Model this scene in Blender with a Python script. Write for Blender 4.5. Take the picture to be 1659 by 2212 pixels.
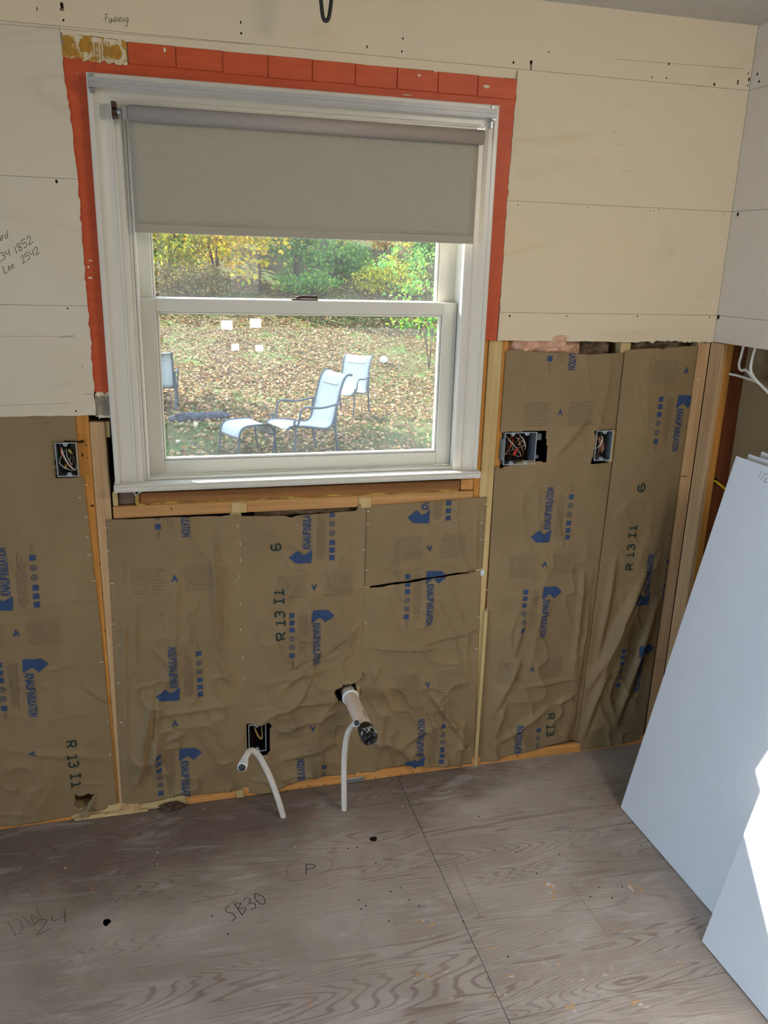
import bpy, bmesh, math, random
import numpy as np
from mathutils import Vector, Matrix

for o in list(bpy.data.objects):
    bpy.data.objects.remove(o, do_unlink=True)
scene = bpy.context.scene
COL = scene.collection
RNG = np.random.default_rng(7)
random.seed(7)

# ------------------------------------------------------------------ camera
CAM = np.array([0.227725546, -2.40335289, 1.75328907])
ROT = np.array([[0.96712417, -0.04880727, 0.24957701],
                [-0.25287829, -0.28837103, 0.92352299],
                [0.02689614, -0.95627402, -0.29123289]])   # columns: right, down, forward
FOC = 1762.756
cam_data = bpy.data.cameras.new('camera')
cam = bpy.data.objects.new('camera', cam_data)
COL.objects.link(cam)
cam_data.sensor_fit = 'VERTICAL'
cam_data.sensor_height = 24.0
cam_data.sensor_width = 18.0
cam_data.lens = FOC / 2212.0 * 24.0
cam_data.clip_start = 0.02
cam_data.clip_end = 300
m = Matrix.Identity(4)
for r in range(3):
    m[r][0] = ROT[r, 0]; m[r][1] = -ROT[r, 1]; m[r][2] = -ROT[r, 2]; m[r][3] = CAM[r]
cam.matrix_world = m
scene.camera = cam

# ------------------------------------------------------------------ world, sun, ceiling lamp, added cool fill at left
scene.view_settings.view_transform = 'Standard'
scene.view_settings.look = 'None'
scene.view_settings.exposure = 0.0
scene.view_settings.gamma = 1.0
scene.view_settings.use_curve_mapping = False
scene.cycles.max_bounces = 6; scene.cycles.diffuse_bounces = 3; scene.cycles.glossy_bounces = 3; scene.cycles.transmission_bounces = 4; scene.cycles.transparent_max_bounces = 10
world = bpy.data.worlds.new('sky'); scene.world = world
world.use_nodes = True
bg = world.node_tree.nodes['Background']
bg.inputs[0].default_value = (0.56, 0.77, 1.0, 1)
bg.inputs[1].default_value = 4.3

TO_SUN = Vector((-0.528, 0.623, 0.577)).normalized()
sd = bpy.data.lights.new('sun', 'SUN'); sd.energy = 26.0; sd.angle = 0.009; sd.color = (1.0, 0.95, 0.86)
sun = bpy.data.objects.new('sun', sd); COL.objects.link(sun)
sun.rotation_euler = TO_SUN.to_track_quat('Z', 'Y').to_euler()
sun.location = (-8, 10, 10)


def area(name, loc, toward, sx, sy, power, color):
    d = bpy.data.lights.new(name, 'AREA'); d.shape = 'RECTANGLE'; d.size = sx; d.size_y = sy
    d.energy = power; d.color = color
    o = bpy.data.objects.new(name, d); COL.objects.link(o); o.location = loc
    o.rotation_euler = (Vector(loc) - Vector(toward)).to_track_quat('Z', 'Y').to_euler()
    return o


lamp_d = bpy.data.lights.new('ceiling_lamp', 'POINT'); lamp_d.energy = 31; lamp_d.shadow_soft_size = 0.13; lamp_d.color = (1.0, 0.93, 0.82)
lamp = bpy.data.objects.new('ceiling_lamp', lamp_d); COL.objects.link(lamp); lamp.location = (1.80, -2.15, 2.28)
cool_fill = area('daylight_left_door', (-3.58, -2.7, 1.15), (1.7, -2.1, 0.2), 1.5, 1.9, 20, (0.62, 0.80, 1.0))  # added cool fill from an unseen opening, spread narrowed to favour the sheets
cool_fill.data.spread = math.radians(72)


# ------------------------------------------------------------------ pixel helpers (photo pixel -> point on a real plane)
def ray(px, py):
    return ROT @ np.array([(px - 829.5) / FOC, (py - 1106.0) / FOC, 1.0])


def W(px, py, y=0.0):
    d = ray(px, py); t = (y - CAM[1]) / d[1]; return CAM + t * d


def FL(px, py, z=0.0):
    d = ray(px, py); t = (z - CAM[2]) / d[2]; return CAM + t * d


def RW(px, py, x=2.0):
    d = ray(px, py); t = (x - CAM[0]) / d[0]; return CAM + t * d


# ------------------------------------------------------------------ object helpers
def tag(o, label=None, cat=None, group=None, kind=None):
    if label: o['label'] = label
    if cat: o['category'] = cat
    if group: o['group'] = group
    if kind: o['kind'] = kind
    return o


def empty(name, loc=(0, 0, 0), label=None, cat=None, group=None, kind=None):
    o = bpy.data.objects.new(name, None); COL.objects.link(o); o.location = loc
    o.empty_display_size = 0.05
    return tag(o, label, cat, group, kind)


def root_loc(p):
    v = Vector((0, 0, 0))
    while p is not None:
        v += p.location; p = p.parent
    return v


def link(name, me, mat, parent=None, smooth=False):
    o = bpy.data.objects.new(name, me); COL.objects.link(o)
    if parent is not None:
        L = root_loc(parent)
        if L.length > 0: me.transform(Matrix.Translation(-L))
        o.parent = parent
    if mat: me.materials.append(mat)
    if smooth:
        me.polygons.foreach_set('use_smooth', [True] * len(me.polygons))
    return o


def mk(name, verts, faces, mat, parent=None, smooth=False):
    me = bpy.data.meshes.new(name)
    me.from_pydata([tuple(v) for v in verts], [], faces)
    me.update()
    return link(name, me, mat, parent, smooth)


def from_bm(name, bm, mat, parent=None, smooth=False):
    me = bpy.data.meshes.new(name)
    bmesh.ops.recalc_face_normals(bm, faces=bm.faces)
    bm.to_mesh(me); bm.free()
    return link(name, me, mat, parent, smooth)


def bm_box(bm, x0, x1, y0, y1, z0, z1, bev=0.0, M=None):
    r = bmesh.ops.create_cube(bm, size=1.0)
    vs = r['verts']
    for v in vs:
        v.co = Vector(((x0 + x1) / 2 + v.co.x * (x1 - x0), (y0 + y1) / 2 + v.co.y * (y1 - y0), (z0 + z1) / 2 + v.co.z * (z1 - z0)))
    if bev > 0:
        es = list({e for v in vs for e in v.link_edges})
        rr = bmesh.ops.bevel(bm, geom=es, offset=bev, segments=1, affect='EDGES')
        vs = list({v for f in rr['faces'] for v in f.verts})
    if M is not None:
        for v in vs: v.co = M @ v.co
    return vs


def box(name, x0, x1, y0, y1, z0, z1, mat, parent=None, bev=0.0015, M=None):
    bm = bmesh.new(); bm_box(bm, x0, x1, y0, y1, z0, z1, bev, M)
    return from_bm(name, bm, mat, parent)


def slab(name, poly, y0, y1, mat, parent=None):
    """polygon in (x,z), extruded from y0 (front) to y1 (back)"""
    n = len(poly)
    v = [(p[0], y0, p[1]) for p in poly] + [(p[0], y1, p[1]) for p in poly]
    bm = bmesh.new()
    bv = [bm.verts.new(c) for c in v]
    bm.faces.new(bv[:n]); bm.faces.new(bv[n:][::-1])
    for i in range(n):
        bm.faces.new((bv[i], bv[n + i], bv[n + (i + 1) % n], bv[(i + 1) % n]))
    return from_bm(name, bm, mat, parent)


def rag(p, q, step=0.012, amp=0.0015):
    """ragged points from p up to but not including q"""
    p = np.array(p, float); q = np.array(q, float)
    n = max(1, int(np.linalg.norm(q - p) / step))
    out = []
    d = (q - p) / max(1e-9, np.linalg.norm(q - p)); nn = np.array([-d[1], d[0]])
    for i in range(n):
        t = (i + (0.3 * RNG.uniform(-1, 1) if i else 0)) / n
        out.append(tuple(p + (q - p) * t + nn * RNG.normal(0, amp) * (1 if i else 0)))
    return out


def catmull(pts, n=8):
    P = [np.array(p, float) for p in pts]
    P = [2 * P[0] - P[1]] + P + [2 * P[-1] - P[-2]]
    out = []
    for i in range(1, len(P) - 2):
        for k in range(n):
            t = k / n
            a, b, c, d = P[i - 1], P[i], P[i + 1], P[i + 2]
            out.append(0.5 * ((2 * b) + (c - a) * t + (2 * a - 5 * b + 4 * c - d) * t * t + (3 * b - a - 3 * c + d) * t ** 3))
    out.append(P[-2])
    return out


def tube_data(pts, r, seg=10, cap=True, flat=1.0):
    pts = [np.array(p, float) for p in pts]
    n = len(pts)
    rs = r if hasattr(r, '__len__') else [r] * n
    V = []; F = []
    up = None
    for i in range(n):
        t = pts[min(i + 1, n - 1)] - pts[max(i - 1, 0)]
        t = t / max(1e-9, np.linalg.norm(t))
        if up is None:
            a = np.array([0, 0, 1.0]) if abs(t[2]) < 0.9 else np.array([1.0, 0, 0])
            up = np.cross(t, a); up /= np.linalg.norm(up)
        else:
            up = up - t * (up @ t); up /= max(1e-9, np.linalg.norm(up))
        s = np.cross(t, up)
        for k in range(seg):
            an = 2 * math.pi * k / seg
            V.append(pts[i] + rs[i] * (math.cos(an) * up + flat * math.sin(an) * s))
    for i in range(n - 1):
        for k in range(seg):
            F.append((i * seg + k, i * seg + (k + 1) % seg, (i + 1) * seg + (k + 1) % seg, (i + 1) * seg + k))
    if cap:
        F.append(tuple(range(seg))[::-1]); F.append(tuple(range((n - 1) * seg, n * seg)))
    return V, F


def tube(name, pts, r, mat, parent=None, seg=10, smooth_n=8, cap=True, flat=1.0):
    if smooth_n: pts = catmull(pts, smooth_n)
    V, F = tube_data(pts, r, seg, cap, flat)
    return mk(name, V, F, mat, parent, smooth=True)


def join_data(parts):
    V = []; F = []
    for v, f in parts:
        b = len(V); V += [tuple(x) for x in v]; F += [tuple(i + b for i in ff) for ff in f]
    return V, F


def copy_tree(o, parent=None):
    c = o.copy(); COL.objects.link(c)
    if parent is not None: c.parent = parent
    for ch in list(o.children): copy_tree(ch, c)
    return c


# numpy value noise
_tab = np.random.default_rng(3).random((256, 256))


def vnoise(x, y):
    x = np.asarray(x, float); y = np.asarray(y, float)
    xi = np.floor(x).astype(int); yi = np.floor(y).astype(int)
    fx = x - xi; fy = y - yi
    fx = fx * fx * (3 - 2 * fx); fy = fy * fy * (3 - 2 * fy)
    a = _tab[xi & 255, yi & 255]; b = _tab[(xi + 1) & 255, yi & 255]
    c = _tab[xi & 255, (yi + 1) & 255]; d = _tab[(xi + 1) & 255, (yi + 1) & 255]
    return (a * (1 - fx) + b * fx) * (1 - fy) + (c * (1 - fx) + d * fx) * fy


def fbm(x, y, o=4):
    s = 0; a = 0.5
    for i in range(o):
        s = s + a * (vnoise(x * 2 ** i + 17 * i, y * 2 ** i + 31 * i) - 0.5); a *= 0.5
    return s


# ------------------------------------------------------------------ materials
def lin(c):
    c = [x / 255.0 for x in c]
    return tuple([(x / 12.92 if x <= 0.04045 else ((x + 0.055) / 1.055) ** 2.4) for x in c] + [1.0])


class NT:
    def __init__(self, name):
        self.m = bpy.data.materials.new(name); self.m.use_nodes = True
        self.t = self.m.node_tree; self.n = self.t.nodes
        self.b = self.n['Principled BSDF']; self.out = self.n['Material Output']
        self.tc = self.n.new('ShaderNodeTexCoord')

    def new(self, ty, **kw):
        nd = self.n.new(ty)
        for k, v in kw.items(): setattr(nd, k, v)
        return nd

    def link(self, a, b): self.t.links.new(a, b)

    def mapping(self, scale=(1, 1, 1), loc=(0, 0, 0), rot=(0, 0, 0), src='Object'):
        mp = self.new('ShaderNodeMapping')
        mp.inputs['Scale'].default_value = scale; mp.inputs['Location'].default_value = loc; mp.inputs['Rotation'].default_value = rot
        self.link(self.tc.outputs[src], mp.inputs['Vector'])
        return mp.outputs['Vector']

    def noise(self, vec, scale=5, detail=4, rough=0.55, dist=0.0):
        nd = self.new('ShaderNodeTexNoise')
        nd.inputs['Scale'].default_value = scale; nd.inputs['Detail'].default_value = detail
        nd.inputs['Roughness'].default_value = rough; nd.inputs['Distortion'].default_value = dist
        if vec is not None: self.link(vec, nd.inputs['Vector'])
        return nd.outputs['Fac']

    def ramp(self, fac, stops, interp='LINEAR'):
        nd = self.new('ShaderNodeValToRGB'); nd.color_ramp.interpolation = interp
        el = nd.color_ramp.elements
        while len(el) < len(stops): el.new(0.5)
        for e, (p, c) in zip(el, stops):
            e.position = p; e.color = c if len(c) == 4 else (*c, 1)
        self.link(fac, nd.inputs['Fac'])
        return nd.outputs['Color']

    def mix(self, fac, a, b, mode='MIX'):
        nd = self.new('ShaderNodeMix', data_type='RGBA', blend_type=mode)
        if isinstance(fac, (int, float)): nd.inputs[0].default_value = fac
        else: self.link(fac, nd.inputs[0])
        for s, i in ((a, 6), (b, 7)):
            if isinstance(s, (tuple, list)): nd.inputs[i].default_value = s
            else: self.link(s, nd.inputs[i])
        return nd.outputs[2]

    def math(self, op, a, b=None, c=None):
        nd = self.new('ShaderNodeMath', operation=op)
        for i, s in enumerate((a, b, c)):
            if s is None: continue
            if isinstance(s, (int, float)): nd.inputs[i].default_value = s
            else: self.link(s, nd.inputs[i])
        return nd.outputs[0]

    def bump(self, h, strength=0.3, dist=0.002):
        nd = self.new('ShaderNodeBump'); nd.inputs['Strength'].default_value = strength; nd.inputs['Distance'].default_value = dist
        self.link(h, nd.inputs['Height']); self.link(nd.outputs[0], self.b.inputs['Normal'])

    def done(self, color=None, rough=0.6, spec=0.5, metal=0.0):
        if color is not None:
            if isinstance(color, (tuple, list)): self.b.inputs['Base Color'].default_value = color
            else: self.link(color, self.b.inputs['Base Color'])
        if isinstance(rough, (int, float)): self.b.inputs['Roughness'].default_value = rough
        else: self.link(rough, self.b.inputs['Roughness'])
        self.b.inputs['Specular IOR Level'].default_value = spec
        self.b.inputs['Metallic'].default_value = metal
        return self.m


def simple(name, c, rough=0.6, spec=0.4, metal=0.0, vary=0.10, scale=20, bump=0.0):
    t = NT(name); base = lin(c)
    n = t.noise(t.mapping(), scale, 4)
    lo = tuple([x * (1 - vary) for x in base[:3]] + [1]); hi = tuple([min(1, x * (1 + vary)) for x in base[:3]] + [1])
    col = t.ramp(n, [(0.3, lo), (0.7, hi)])
    if bump: t.bump(n, bump, 0.002)
    return t.done(col, rough, spec, metal)


def wood(name, c, axis='Z', dark=0.72, rough=0.7, knots=False, spec=0.25):
    t = NT(name); base = lin(c)
    s = {'Z': (60, 60, 2.2), 'X': (2.2, 60, 60), 'Y': (60, 2.2, 60)}[axis]
    oi = t.new('ShaderNodeObjectInfo')
    v = t.mapping(s)
    vm = t.new('ShaderNodeVectorMath', operation='ADD'); t.link(v, vm.inputs[0])
    cx = t.new('ShaderNodeCombineXYZ'); mul = t.math('MULTIPLY', oi.outputs['Random'], 90.0)
    for i in range(3): t.link(mul, cx.inputs[i])
    t.link(cx.outputs[0], vm.inputs[1])
    n1 = t.noise(vm.outputs[0], 1.0, 3, 0.6, 0.6)
    s2 = {'Z': (14, 14, 0.8), 'X': (0.8, 14, 14), 'Y': (14, 0.8, 14)}[axis]
    n2 = t.noise(t.mapping(s2), 1.2, 2)
    lo = tuple([x * dark * (0.95 if i == 0 else (0.86 if i == 1 else 0.75)) for i, x in enumerate(base[:3])] + [1])
    col = t.ramp(n1, [(0.32, lo), (0.62, base)])
    col = t.mix(0.45, col, t.ramp(n2, [(0.3, (0.62, 0.58, 0.5, 1)), (0.7, (1, 1, 1, 1))]), 'MULTIPLY')
    t.bump(n1, 0.15, 0.001)
    return t.done(col, rough, spec)


M = {}


def make_drywall(name, c, c2, stain):
    t = NT(name)
    v = t.mapping()
    n1 = t.noise(v, 1.6, 5, 0.6, 0.5)
    n2 = t.noise(t.mapping((1.0, 1, 2.6)), 2.3, 4, 0.65, 1.0)
    col = t.ramp(n1, [(0.38, lin(c)), (0.62, lin(c2))])
    st = t.ramp(n2, [(0.58, (0, 0, 0, 1)), (0.72, (1, 1, 1, 1))])
    col = t.mix(t.math('MULTIPLY', st, 0.55), col, lin(stain))
    n3 = t.noise(v, 55, 3)
    sp = t.ramp(n3, [(0.70, (0, 0, 0, 1)), (0.76, (1, 1, 1, 1))])
    col = t.mix(t.math('MULTIPLY', sp, 0.10), col, lin((120, 104, 80)))
    t.bump(t.noise(v, 180, 2), 0.06, 0.001)
    return t.done(col, 0.75, 0.25)


M['drywall'] = make_drywall('drywall_cream', (218, 205, 178), (222, 205, 174), (206, 184, 142))
M['drywall_left'] = make_drywall('drywall_skimmed', (216, 206, 186), (212, 200, 176), (184, 172, 152))
M['drywall_side'] = make_drywall('drywall_side', (214, 200, 184), (216, 204, 188), (206, 190, 172))
M['ceiling'] = simple('ceiling_paint', (206, 200, 192), 0.85, 0.2, vary=0.03, scale=3)
M['core'] = simple('gypsum_core', (196, 190, 178), 0.9, 0.1, vary=0.12, scale=60)
M['white'] = simple('white_trim_paint', (216, 211, 199), 0.32, 0.5, vary=0.025, scale=6)
M['sash'] = simple('white_vinyl', (214, 211, 200), 0.38, 0.5, vary=0.02, scale=6)
M['white_plastic'] = simple('white_plastic', (235, 236, 238), 0.35, 0.5, vary=0.02)
M['pex'] = simple('milky_tube', (222, 216, 208), 0.32, 0.5, vary=0.05, scale=40)
M['pvc'] = simple('cream_pvc', (228, 208, 190), 0.4, 0.5, vary=0.06, scale=25)
M['black_tape'] = simple('black_tape', (22, 22, 24), 0.28, 0.6, vary=0.4, scale=60)
M['black_rubber'] = simple('black_cable', (14, 14, 15), 0.45, 0.5, vary=0.2)
M['grey_plug'] = simple('grey_plug', (62, 66, 68), 0.6, 0.4, vary=0.15, scale=80)
M['box_grey'] = simple('grey_box_plastic', (104, 112, 118), 0.5, 0.4, vary=0.08, scale=30)
M['box_rim'] = simple('box_rim_plastic', (168, 176, 182), 0.45, 0.4, vary=0.08, scale=30)
M['box_dark'] = simple('dark_box_plastic', (40, 40, 42), 0.5, 0.4, vary=0.15, scale=30)
M['copper'] = simple('bare_copper', (214, 150, 108), 0.3, 0.5, metal=1.0, vary=0.1)
M['wire_white'] = simple('white_wire', (224, 220, 208), 0.45, 0.4, vary=0.05)
M['wire_black'] = simple('black_wire', (26, 25, 25), 0.4, 0.5, vary=0.2)
M['wire_red'] = simple('red_wire', (196, 40, 30), 0.4, 0.5, vary=0.1)
M['wire_nut_tan'] = simple('tan_wire_nut', (176, 150, 84), 0.5, 0.4, vary=0.1)
M['yellow_cable'] = simple('yellow_cable', (214, 184, 28), 0.45, 0.4, vary=0.1)
M['steel'] = simple('galvanised_steel', (170, 174, 176), 0.4, 0.5, metal=0.8, vary=0.15, scale=60)
M['staple'] = simple('staple_steel', (235, 232, 225), 0.3, 0.6, vary=0.05)
M['bronze'] = simple('bronze_hardware', (72, 50, 38), 0.4, 0.5, metal=0.4, vary=0.15)
M['shade'] = simple('grey_shade_fabric', (168, 162, 146), 0.9, 0.1, vary=0.06, scale=300, bump=0.1)
M['shade_roll'] = simple('grey_shade_roll', (164, 154, 146), 0.8, 0.2, vary=0.04, scale=100)
M['hole'] = simple('dark_hole', (34, 24, 18), 0.95, 0.05, vary=0.3, scale=90)
M['pencil'] = simple('pencil_graphite', (62, 56, 50), 0.8, 0.2, vary=0.1)
M['ink'] = simple('black_ink', (34, 30, 30), 0.6, 0.2, vary=0.1)
M['faint_pencil'] = simple('faint_pencil', (120, 106, 94), 0.8, 0.2, vary=0.1)
M['red_pencil'] = simple('red_chalk', (170, 116, 100), 0.8, 0.2, vary=0.2)
M['blue_ink'] = simple('blue_print', (54, 75, 110), 0.75, 0.2, vary=0.16, scale=120)
M['green_ink'] = simple('dark_green_stamp', (42, 58, 54), 0.75, 0.2, vary=0.2, scale=160)
M['fine_ink'] = simple('faint_grey_print', (104, 92, 78), 0.8, 0.1, vary=0.1, scale=120)
M['plaster_grey'] = simple('bare_grey_plaster', (150, 140, 124), 0.9, 0.1, vary=0.2, scale=35, bump=0.5)
M['sheathing'] = wood('dark_sheathing', (92, 60, 36), 'X', 0.6, 0.85)
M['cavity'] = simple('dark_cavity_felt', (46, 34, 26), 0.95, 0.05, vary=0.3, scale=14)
M['stud_tan'] = wood('tan_planed_stud', (206, 172, 132), 'Z', 0.86)
M['stud_pale'] = wood('pale_stud', (214, 190, 138), 'Z', 0.88)
M['stud_orange'] = wood('amber_old_stud', (214, 152, 74), 'Z', 0.8)
M['stud_red'] = wood('red_brown_stud', (128, 70, 36), 'Z', 0.7)
M['plate_orange'] = wood('amber_plate', (226, 164, 96), 'X', 0.82)
M['plate_tan'] = wood('tan_plate', (208, 160, 106), 'X', 0.82)
M['board_brown'] = wood('brown_board', (168, 118, 70), 'X', 0.75)
M['grey_block'] = wood('weathered_block', (128, 108, 92), 'Z', 0.75)
M['splinter'] = wood('splintered_pale', (226, 202, 152), 'X', 0.72)
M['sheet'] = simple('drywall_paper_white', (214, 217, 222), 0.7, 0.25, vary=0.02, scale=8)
M['sheet_edge'] = simple('drywall_edge', (176, 164, 146), 0.85, 0.1, vary=0.15, scale=40)
M['chair_frame'] = simple('blue_grey_chair_frame', (62, 70, 78), 0.45, 0.5, vary=0.12, scale=30)
M['sling'] = simple('pale_sling_mesh', (178, 176, 170), 0.8, 0.2, vary=0.06, scale=160)
M['ball'] = simple('white_ball', (228, 224, 214), 0.6, 0.3, vary=0.04)
M['bark'] = simple('tree_bark', (92, 76, 64), 0.9, 0.1, vary=0.45, scale=9, bump=0.8)
M['log'] = simple('charred_log', (70, 68, 76), 0.85, 0.2, vary=0.5, scale=16, bump=0.8)
M['pale_leaf'] = simple('pale_dry_leaf', (168, 148, 122), 0.8, 0.2, vary=0.12, scale=60)


def make_orange():
    t = NT('orange_red_paint'); v = t.mapping()
    n = t.noise(t.mapping((3, 3, 9)), 6, 5, 0.6, 0.6)
    col = t.ramp(n, [(0.3, lin((188, 76, 38))), (0.7, lin((204, 88, 46)))])
    n2 = t.noise(v, 34, 2, 0.4)
    chip = t.ramp(n2, [(0.765, (0, 0, 0, 1)), (0.775, (1, 1, 1, 1))])
    col = t.mix(chip, col, lin((224, 212, 190)))
    t.bump(n, 0.25, 0.002)
    return t.done(col, 0.5, 0.4)


M['orange'] = make_orange()


def make_ochre():
    t = NT('scraped_ochre_glue'); v = t.mapping()
    n = t.noise(t.mapping((26, 10, 20)), 1.0, 4, 0.6, 1.2)
    n2 = t.noise(t.mapping((90, 10, 8)), 1.0, 3, 0.6, 0.4)
    a = t.math('ADD', t.math('MULTIPLY', n, 0.65), t.math('MULTIPLY', n2, 0.35))
    col = t.ramp(a, [(0.44, lin((178, 132, 48))), (0.485, lin((188, 146, 70))), (0.52, lin((222, 208, 176))), (0.6, lin((216, 196, 160)))])
    t.bump(a, 0.8, 0.004)
    return t.done(col, 0.5, 0.4)


M['ochre'] = make_ochre()


def make_kraft():
    t = NT('kraft_paper'); v = t.mapping()
    n1 = t.noise(v, 3.0, 4, 0.6)
    n2 = t.noise(t.mapping((40, 40, 220)), 1.0, 3)
    n3 = t.noise(v, 420, 2)
    col = t.ramp(n1, [(0.3, lin((138, 116, 84))), (0.7, lin((152, 130, 96)))])
    col = t.mix(0.35, col, t.ramp(n2, [(0.3, (0.75, 0.73, 0.7, 1)), (0.7, (1, 1, 1, 1))]), 'MULTIPLY')
    col = t.mix(0.30, col, t.ramp(n3, [(0.3, (0.7, 0.68, 0.64, 1)), (0.7, (1, 1, 1, 1))]), 'MULTIPLY')
    n4 = t.noise(t.mapping((9, 9, 26)), 1.0, 4, 0.6, 1.5)
    t.bump(n4, 0.35, 0.004)
    return t.done(col, 0.62, 0.3)


M['kraft'] = make_kraft()


def make_ply():
    t = NT('weathered_plywood')
    oi = t.new('ShaderNodeObjectInfo')
    v0 = t.mapping((0.42, 4.6, 1))
    vm = t.new('ShaderNodeVectorMath', operation='ADD'); t.link(v0, vm.inputs[0])
    cx = t.new('ShaderNodeCombineXYZ'); t.link(t.math('MULTIPLY', oi.outputs['Random'], 40.0), cx.inputs[0]); t.link(cx.outputs[0], vm.inputs[1])
    field = t.noise(vm.outputs[0], 1.15, 3.0, 0.42, 0.35)
    rings = t.math('SINE', t.math('MULTIPLY', field, 430.0))
    line = t.ramp(rings, [(0.35, (0, 0, 0, 1)), (0.95, (1, 1, 1, 1))])
    base_n = t.noise(t.mapping((1, 1, 1)), 2.2, 5, 0.6, 0.4)
    base = t.ramp(base_n, [(0.3, lin((152, 140, 130))), (0.5, lin((174, 163, 154))), (0.72, lin((196, 186, 178)))])
    strength = t.noise(t.mapping((0.8, 1.6, 1)), 1.8, 2)
    st = t.ramp(strength, [(0.38, (0.10, 0.10, 0.10, 1)), (0.62, (0.55, 0.55, 0.55, 1))])
    col = t.mix(t.math('MULTIPLY', line, st), base, lin((112, 90, 80)))
    fine = t.noise(t.mapping((6, 160, 1)), 1.0, 3, 0.6)
    col = t.mix(0.35, col, t.ramp(fine, [(0.3, (0.68, 0.64, 0.62, 1)), (0.7, (1, 1, 1, 1))]), 'MULTIPLY')
    # water stain against the wall below the window, with its own outline
    geo = t.new('ShaderNodeNewGeometry'); sep = t.new('ShaderNodeSeparateXYZ'); t.link(geo.outputs['Position'], sep.inputs[0])
    sn = t.noise(t.mapping((1.5, 1.5, 1)), 2.6, 5, 0.6, 0.3)
    dx = t.math('DIVIDE', t.math('ABSOLUTE', t.math('SUBTRACT', sep.outputs[0], 0.05)), 1.2)
    dy = t.math('DIVIDE', t.math('ABSOLUTE', t.math('ADD', sep.outputs[1], 0.02)), 0.52)
    d = t.math('ADD', t.math('ADD', t.math('MULTIPLY', dx, 0.6), dy), t.math('MULTIPLY', sn, 0.9))
    stain = t.ramp(d, [(0.95 / 2, (1, 1, 1, 1)), (1.35 / 2, (0, 0, 0, 1))])
    # ramp input is clamped to 0..1 so halve d
    nd = stain.node; t.link(t.math('MULTIPLY', d, 0.5), nd.inputs['Fac'])
    col = t.mix(t.math('MULTIPLY', stain, 0.72), col, lin((92, 76, 66)))
    # white plaster dust scuffs and orange scraped fibres
    dn = t.noise(t.mapping((1.6, 6.5, 1), (3, 1, 0)), 2.6, 8, 0.72, 0.8)
    dust = t.ramp(dn, [(0.54, (0, 0, 0, 1)), (0.70, (1, 1, 1, 1))])
    col = t.mix(t.math('MULTIPLY', dust, 0.40), col, lin((212, 206, 204)))
    on = t.noise(t.mapping((9, 14, 1), (7, 4, 0)), 1.0, 4, 0.6, 1.2)
    orr = t.ramp(on, [(0.68, (0, 0, 0, 1)), (0.72, (1, 1, 1, 1))])
    col = t.mix(t.math('MULTIPLY', orr, 0.6), col, lin((192, 140, 100)))
    t.bump(t.math('ADD', fine, t.math('MULTIPLY', line, -0.5)), 0.25, 0.002)
    return t.done(col, 0.52, 0.35)


M['ply'] = make_ply()


def make_island(name, stops, rough=0.7, trans=0.0):
    t = NT(name)
    geo = t.new('ShaderNodeNewGeometry')
    col = t.ramp(geo.outputs['Random Per Island'], stops, 'LINEAR')
    t.done(col, rough, 0.3)
    if trans > 0:
        tr = t.new('ShaderNodeBsdfTranslucent'); t.link(col, tr.inputs[0])
        mx = t.new('ShaderNodeMixShader'); mx.inputs[0].default_value = trans
        t.link(t.b.outputs[0], mx.inputs[1]); t.link(tr.outputs[0], mx.inputs[2]); t.link(mx.outputs[0], t.out.inputs[0])
    return t.m


def stops(*cs):
    return [(i / (len(cs) - 1), lin(c)) for i, c in enumerate(cs)]


M['litter'] = make_island('fallen_leaves', stops((89, 58, 41), (142, 100, 63), (110, 73, 53), (168, 134, 85), (116, 84, 65), (184, 159, 114), (161, 110, 39), (96, 70, 59), (153, 122, 89), (103, 67, 42), (177, 147, 91), (129, 87, 66)), 0.75, 0.15)
M['grass'] = make_island('lawn_grass', stops((86, 100, 46), (115, 126, 65), (75, 99, 48), (135, 135, 80)), 0.7, 0.2)
M['leaf_green'] = make_island('green_leaves', stops((51, 104, 40), (91, 146, 57), (132, 171, 62), (60, 120, 67), (171, 187, 62)), 0.6, 0.45)
M['leaf_yellow'] = make_island('yellow_leaves', stops((232, 191, 21), (245, 212, 44), (187, 187, 35), (225, 166, 19), (141, 164, 44)), 0.6, 0.5)
M['leaf_mixed'] = make_island('mixed_leaves', stops((104, 146, 42), (217, 191, 39), (78, 124, 44), (237, 209, 53), (156, 172, 48)), 0.6, 0.45)
M['leaf_orange'] = make_island('orange_leaves', stops((228, 148, 26), (211, 126, 29), (193, 168, 44), (128, 154, 52), (237, 178, 52)), 0.6, 0.5)
M['leaf_brown'] = make_island('brown_leaves', stops((124, 97, 56), (153, 124, 70), (108, 100, 56), (135, 126, 67)), 0.7, 0.35)


def make_ground():
    t = NT('lawn_soil'); v = t.mapping((1, 1, 1))
    n = t.noise(v, 0.9, 5, 0.6, 0.3)
    col = t.ramp(n, [(0.35, lin((72, 60, 42))), (0.5, lin((84, 80, 48))), (0.62, lin((70, 92, 44)))])
    n2 = t.noise(v, 22, 3)
    col = t.mix(0.5, col, t.ramp(n2, [(0.3, (0.55, 0.5, 0.42, 1)), (0.7, (1, 1, 1, 1))]), 'MULTIPLY')
    return t.done(col, 0.9, 0.1)


M['ground'] = make_ground()


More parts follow.
